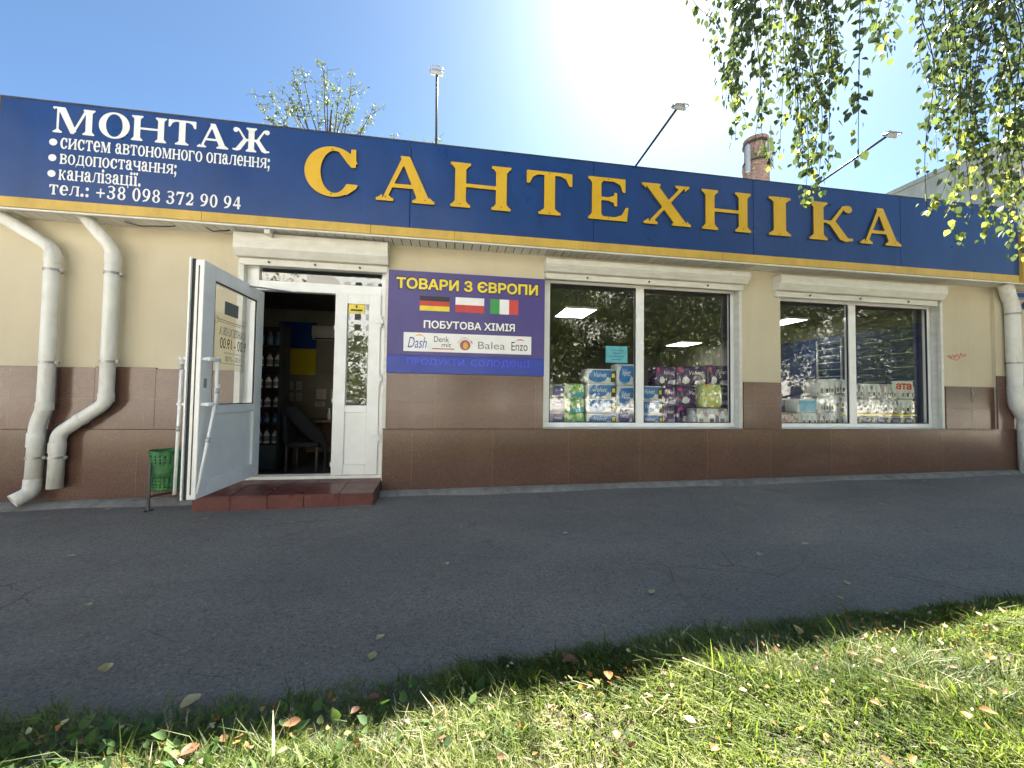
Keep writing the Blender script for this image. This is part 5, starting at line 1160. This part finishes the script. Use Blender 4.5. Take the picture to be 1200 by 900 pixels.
for e, dn in ends:
    cand = min(allp, key=lambda p: (p.x-e.x)**2*1.6+(p.y-e.y)**2*1.6+max(0, e.z+.7-p.z)**2*4+.08*(p.z-e.z)**2)
    a = cand; top = Vector((e.x+rs.normal(0, .04), e.y+rs.normal(0, .04), max(e.z+.5, min(a.z-.1, e.z+1.6))))
    pts = dense([a, a.lerp(top, .5)+Vector((0, 0, .08)), top, top.lerp(e, .35)+Vector((rs.normal(0, .05), rs.normal(0, .05), 0)), top.lerp(e, .72)+Vector((rs.normal(0, .045), rs.normal(0, .045), 0)), e], 6)
    tw.tube(pts, [.005*(1-.75*k/(len(pts)-1)) for k in range(len(pts))], 4, False)
    s0 = 5
    for i in range(s0, len(pts)-1):
        seg = (pts[i+1]-pts[i]); m_ = rs.poisson(seg.length*52*dn)
        for k in range(m_):
            p = pts[i]+seg*rs.uniform(); ang = rs.uniform(0, 6.28); o_ = Vector((math.cos(ang), math.sin(ang), 0))
            p = p+o_*rs.uniform(.006, .05)-Vector((0, 0, rs.uniform(0, .02)))
            Cs.append(p); Ds.append(o_*rs.uniform(.15, .8)+Vector((rs.normal(0, .2), rs.normal(0, .2), -1))); Ns.append(Vector((math.cos(ang+rs.normal(0, 1.0)), math.sin(ang+rs.normal(0, 1.0)), rs.uniform(.1, .7))))
            Ss.append(rs.uniform(.026, .058)); Ts.append(np.clip(rs.normal(.42, .24)+(.26 if p.x > 3.2 and p.z < 3.0 else 0)+(.18 if p.z < e.z+.2 else 0), 0, 1))  # low right leaves and twig ends get a brighter tint, imitating sunlight
tw.build('hanging_twigs', 'twig', bi, 0, True)
Cs, Ds, Ns = (np.array([tuple(q) for q in a]) for a in (Cs, Ds, Ns)); Ss = np.array(Ss)
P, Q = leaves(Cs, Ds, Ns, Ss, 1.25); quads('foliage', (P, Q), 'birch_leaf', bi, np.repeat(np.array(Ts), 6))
print('birch leaves', len(Ss))

# what the windows mirror: trees over the road, a pale tower, parked cars
TL = ['broad leafy tree across the road with a leaning crown', 'tall leafy tree across the road facing the wider window', 'leafy tree across the road facing the wall pier', 'round leafy tree across the road facing the far window', 'leafy tree far along the road', 'dense tree across the road opposite the entrance', 'broad tree by the far parking mirrored in the far window', 'tall tree at the far end of the road, mirrored beside the frame', 'bushy tree behind the white parked car', 'last tree along the road before the added pale block', 'slim tree between the two tallest crowns across the road', 'low bushy tree across the road behind the grey car']
for k, (x, y_, h) in enumerate(((3.4, -13.5, 9.5), (6.3, -14.6, 11), (9.4, -13.2, 9.5), (13.2, -14.5, 10.5), (18.5, -15, 10.5), (-6.8, -19, 8), (22.5, -14.5, 10.5), (27, -15, 11.5), (31.5, -17.5, 11), (37, -19, 12), (8, -17.5, 11), (14.5, -23, 9))):
    branch_tree('roadside_tree', TL[k], (x, y_, -.2), h, .8, 'dark_bark', 'far_leaf', .19, 8500, 40+k, .2, .35, 3, .14, 'trees across the road', (13, 6, 4), .42, .5)
tb = thing('apartment_tower', 'tall pale apartment tower across the road, mirrored in the door glass', 'building', (-27, -112, 0))
box('wall', 'letter_white', tb, -37, -19, -124, -106, -.3, 36, .05)
mb = MB(); mb2 = MB()
for f_ in range(12):
    for c in range(6): x = -36+c*3.0; (mb if c % 2 else mb2).box(x, x+1.6, -105.99, -105.9, 1.2+f_*2.95, 2.7+f_*2.95)
mb.build('windows', 'gasket', tb); mb2.build('loggias', 'lamp_grey', tb)
tag(bpy.data.objects['windows'], kind='stuff')
for (x0, x1, lab) in ((-7, 70, 'long pale block added across the road to bounce sunlight onto the shop'), (-62, -15, 'pale block added beyond the tower gap to bounce sunlight onto the shop')):
    tb2 = thing('bounce_block', lab, 'building', ((x0+x1)/2, -42, -.2)); box('wall', 'paper', tb2, x0, x1, -48, -37, -.3, 16, .05)  # unseen blocks added opposite as sunlit reflectors for the shaded front
    mb = MB()
    for f_ in range(5):
        for c in range(int((x1-x0-3)/3.1)): mb.box(x0+2+c*3.1, x0+3.5+c*3.1, -36.99, -36.95, 1.4+f_*3, 2.9+f_*3)
    mb.build('windows', 'gasket', tb2)
def car(x, y_, mat_, lab):
    g = thing('parked_car', lab, 'car', (x, y_, -.16), 'cars parked across the road')
    pr_ = [(-2.1, .28), (-2.12, .62), (-1.95, .80), (-1.35, .88), (-.75, 1.36), (.55, 1.42), (1.25, .98), (2.0, .84), (2.12, .55), (2.08, .28)]
    mb = MB(); n = len(pr_)
    for s_ in (-.84, .84):
        for (a, b_) in pr_: mb.v.append((x+a, y_+s_*(.82 if b_ > 1.0 else 1), -.16+b_))
    for i in range(n): j = (i+1) % n; mb.f.append((i, j, n+j, n+i)); mb.mi.append(0)
    mb.f += [tuple(range(n))[::-1], tuple(range(n, 2*n))]; mb.mi += [0, 0]; mb.build('body', mat_, g, .06, True)
    for s_ in (-.80, .80):
        mb = MB(); mb.face([(x+a, y_+s_*1.0, -.16+b_) for a, b_ in ((-1.15, .95), (-.7, 1.30), (.5, 1.34), (1.05, .98))]); mb.build('side_window', 'gasket', g)
    for a in (-1.3, 1.35):
        for s_ in (-.78, .78): mb = MB(); mb.tube([(x+a, y_+s_-.1, .15), (x+a, y_+s_+.1, .15)], .31, 18); mb.build('wheel', 'gasket', g, .02)
car(24.5, -19.2, 'letter_white', 'white parked car across the road, mirrored in the far window'); car(-6.3, -20.2, 'lamp_grey', 'grey parked car across the road, mirrored in the door glass'); car(16.5, -19.4, 'lamp_grey', 'grey parked car across the road under the trees')

# ================================================================== GRASS, WEEDS, FALLEN LEAVES
def blades(n, x0, x1, y0, y1, hlo, hhi, wd, seed, keep):
    rs = np.random.RandomState(seed); x = rs.uniform(x0, x1, n); y_ = rs.uniform(y0, y1, n)
    ey = edge_y(x) + .02*np.sin(x*13) + .015*np.sin(x*31)
    d = ey-y_; cl = .5+.5*np.sin(x*5.3+y_*3.1)*np.sin(y_*6.7-x*2.2)+.25*np.sin(x*17+y_*9)*np.sin(y_*21-x*6)
    ok = (d > rs.exponential(.03, n)-.035) & (rs.uniform(0, 1, n) < keep*(.45+.8*np.clip(cl, 0, 1)))
    x, y_, d, cl = x[ok], y_[ok], d[ok], cl[ok]; n = len(x)
    H = rs.uniform(hlo, hhi, n)*(.7+.55*np.clip(cl, 0, 1))*np.where(rs.uniform(0, 1, n) > .965, 1.7, 1)
    z = soil_z(x, y_)
    az = rs.uniform(0, 6.28, n)*.55+np.sin(x*3+y_*4)*1.5+1.0; ln = rs.uniform(.2, 1.5, n); ww = wd*rs.uniform(.6, 1.3, n)
    dx, dy = np.cos(az), np.sin(az); fx, fy = np.cos(az+np.pi/2+rs.normal(0, .5, n)), np.sin(az+np.pi/2+rs.normal(0, .5, n))
    V = np.zeros((n, 6, 3))
    for i, (hh, be, wf) in enumerate(((0, 0, 1.), (.55, .28, .85), (1., 1., .12))):
        cx_ = x+dx*ln*H*be; cy_ = y_+dy*ln*H*be; cz = z-.005+H*hh*(1-.25*ln*be)
        for s_, k in ((-1, 0), (1, 1)):
            V[:, i*2+k, 0] = cx_+s_*fx*ww*wf/2; V[:, i*2+k, 1] = cy_+s_*fy*ww*wf/2; V[:, i*2+k, 2] = cz
    k = np.arange(n)[:, None]*6; Q = np.concatenate([k+np.array([0, 1, 3, 2]), k+np.array([2, 3, 5, 4])])
    tint = np.clip(rs.normal(.36, .2, n)+.16*np.sin(x*2.3+1)*np.sin(y_*5)+.20*np.sin(x*9+y_*13)*np.sin(y_*17-x*5)+np.where(rs.uniform(0, 1, n) < .06+.09*np.clip(np.sin(x*4+y_*7), 0, 1), .45, 0), 0, 1)
    return V.reshape(-1, 3), Q, np.repeat(tint, 6)
def merge(L):
    P, Q, T, k = [], [], [], 0
    for p, q, t_ in L: P.append(p); Q.append(q+k); T.append(t_); k += len(p)
    return (np.concatenate(P), np.concatenate(Q)), np.concatenate(T)
V, T = merge([blades(300000, -2.4, 4.4, -3.9, -2.8, .018, .055, .0034, 1, 1), blades(9000, -2.4, 4.4, -3.9, -2.8, .05, .10, .004, 2, .8), blades(70000, -10, 11, -6.5, -3.85, .03, .08, .009, 3, 1), blades(20000, -10, 11, -6.5, -2.8, .03, .08, .008, 4, 1)])
tag(quads('grass', V, 'grass_blade', None, T), kind='stuff')
rs = np.random.RandomState(8); n = 1500
x = np.concatenate([rs.normal(-1.0, .45, 420), rs.uniform(-2.5, 4.5, n-420)]); y_ = np.concatenate([edge_y(x[:420])-rs.uniform(.03, .4, 420), edge_y(x[420:])-rs.uniform(.08, 1.1, n-420)])
big = np.concatenate([rs.uniform(.018, .05, 420), rs.uniform(.010, .022, n-420)])
C = np.stack([x, y_, soil_z(x, y_)+rs.uniform(.015, .045, n)], 1)
ang = rs.uniform(0, 6.28, n); D = np.stack([np.cos(ang), np.sin(ang), rs.uniform(.1, 1.1, n)], 1); N = np.stack([rs.normal(0, .5, n), rs.normal(0, .5, n), np.ones(n)], 1)
P, Q = leaves(C, D, N, big, 1.15); nl = 1100; lx = rs.uniform(-2.3, 4.2, nl); ly = edge_y(lx)-rs.exponential(.42, nl)-.04; la = rs.uniform(0, 6.28, nl)
LC = np.stack([lx, ly, soil_z(lx, ly)+rs.uniform(.012, .045, nl)], 1); LD = np.stack([np.cos(la), np.sin(la), rs.normal(.1, .35, nl)], 1); LN = np.stack([rs.normal(0, .5, nl), rs.normal(0, .5, nl), np.ones(nl)], 1)
LTc = LT.copy(); LTc[:, 2] *= 3.2; LTc[3, 2] = .25
tag(quads('leaf_litter', leaves(LC, LD, LN, rs.uniform(.010, .030, nl), 1.0, LTc), 'dry_leaf', None, np.repeat(rs.uniform(0, 1, nl)**.8, 6)), kind='stuff')
tag(quads('broadleaf_weeds', (P, Q), 'weed_leaf', None, np.repeat(rs.uniform(0, 1, n), 6)), kind='stuff')

def fallen(x, y_, z, size, tint, label, group, up_=0.):
    a = random.uniform(0, 6.28); nn = 6
    D = Vector((math.cos(a), math.sin(a), up_)).normalized(); S = D.cross(Vector((0, 0, 1))).normalized(); N = S.cross(D)
    curl = random.uniform(.4, 1.3); rows_ = [(0, .02), (.12, .2), (.32, .36), (.55, .34), (.78, .2), (1, .01)]
    mb = MB()
    for (l, w_) in rows_:
        for s_ in (-1, -.45, 0, .45, 1):
            zz = curl*.5*abs(s_)**1.5*w_+.25*curl*(l-.4)**2*(1 if up_ == 0 else 0)+random.uniform(0, .02)
            p = D*l*size+S*w_*s_*size+N*zz*size; mb.v.append((p.x, p.y, p.z))
    for r_ in range(5):
        for c in range(4): k = r_*5+c; mb.f.append((k, k+1, k+6, k+5)); mb.mi.append(0)
    me = bpy.data.meshes.new('fallen_leaf'); me.from_pydata(mb.v, [], mb.f); me.update(); me.materials.append(M['dry_leaf'])
    at = me.attributes.new('tint', 'FLOAT', 'POINT'); at.data.foreach_set('value', [tint+.06*math.sin(i) for i in range(len(mb.v))]); me.polygons.foreach_set('use_smooth', [True]*len(me.polygons))
    o = link('fallen_leaf', me); o.location = (x, y_, z); tag(o, label, 'leaf', group)
ASPH = [(-.01, -2.01), (-.32, -2.75), (2.18, -2.14), (3.4, -1.78), (1.12, -2.54), (2.14, -2.72), (2.34, -2.62), (3.35, -.31), (-1.36, -.92), (3.44, -.45), (.9, -1.56), (2.74, -1.0), (-.88, -.68), (2.63, -2.03), (2.82, -1.16), (-.32, -2.88), (-1.35, -2.8), (3.41, -1.41), (5.1, -.6), (4.4, -1.2), (-2.2, -.75), (-3.3, -.31), (-2.95, -.40), (-.2, -.30), (.35, -.27), (1.9, -.33), (4.05, -.28), (6.2, -.35), (-3.6, -.5), (.1, -1.3), (-2.6, -1.5), (1.7, -.9), (-1.9, -2.2)]
for k, (x, y_) in enumerate(ASPH): fallen(x, y_, gz(x)+.010, random.uniform(.04, .062), random.uniform(.82, 1), 'small pale dry leaf lying on the dark asphalt', 'pale leaves on the asphalt')
fallen(-.90, -2.985, gz(-.9)+.012, .075, .93, 'largest pale leaf on the asphalt rim beside the shaded weeds', None)
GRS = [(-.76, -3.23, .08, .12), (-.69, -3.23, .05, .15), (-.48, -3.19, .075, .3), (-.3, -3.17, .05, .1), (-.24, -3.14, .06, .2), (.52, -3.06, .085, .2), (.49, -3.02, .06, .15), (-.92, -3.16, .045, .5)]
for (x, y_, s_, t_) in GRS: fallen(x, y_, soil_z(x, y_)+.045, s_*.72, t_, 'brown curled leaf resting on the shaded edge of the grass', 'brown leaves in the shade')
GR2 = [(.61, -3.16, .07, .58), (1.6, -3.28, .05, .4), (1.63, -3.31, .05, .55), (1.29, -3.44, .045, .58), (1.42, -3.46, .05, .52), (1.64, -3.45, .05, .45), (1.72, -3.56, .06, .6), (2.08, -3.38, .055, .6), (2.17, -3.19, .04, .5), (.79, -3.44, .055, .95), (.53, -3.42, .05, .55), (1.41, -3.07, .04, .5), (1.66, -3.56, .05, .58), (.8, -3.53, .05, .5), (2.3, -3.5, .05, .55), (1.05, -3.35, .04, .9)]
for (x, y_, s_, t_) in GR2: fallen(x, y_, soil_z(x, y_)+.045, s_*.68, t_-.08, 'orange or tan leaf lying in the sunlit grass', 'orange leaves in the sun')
fallen(1.585, -3.03, soil_z(1.58, -3.03)+.012, .06, .97, 'upright pale straw leaf at the grass edge', None, 1.6)
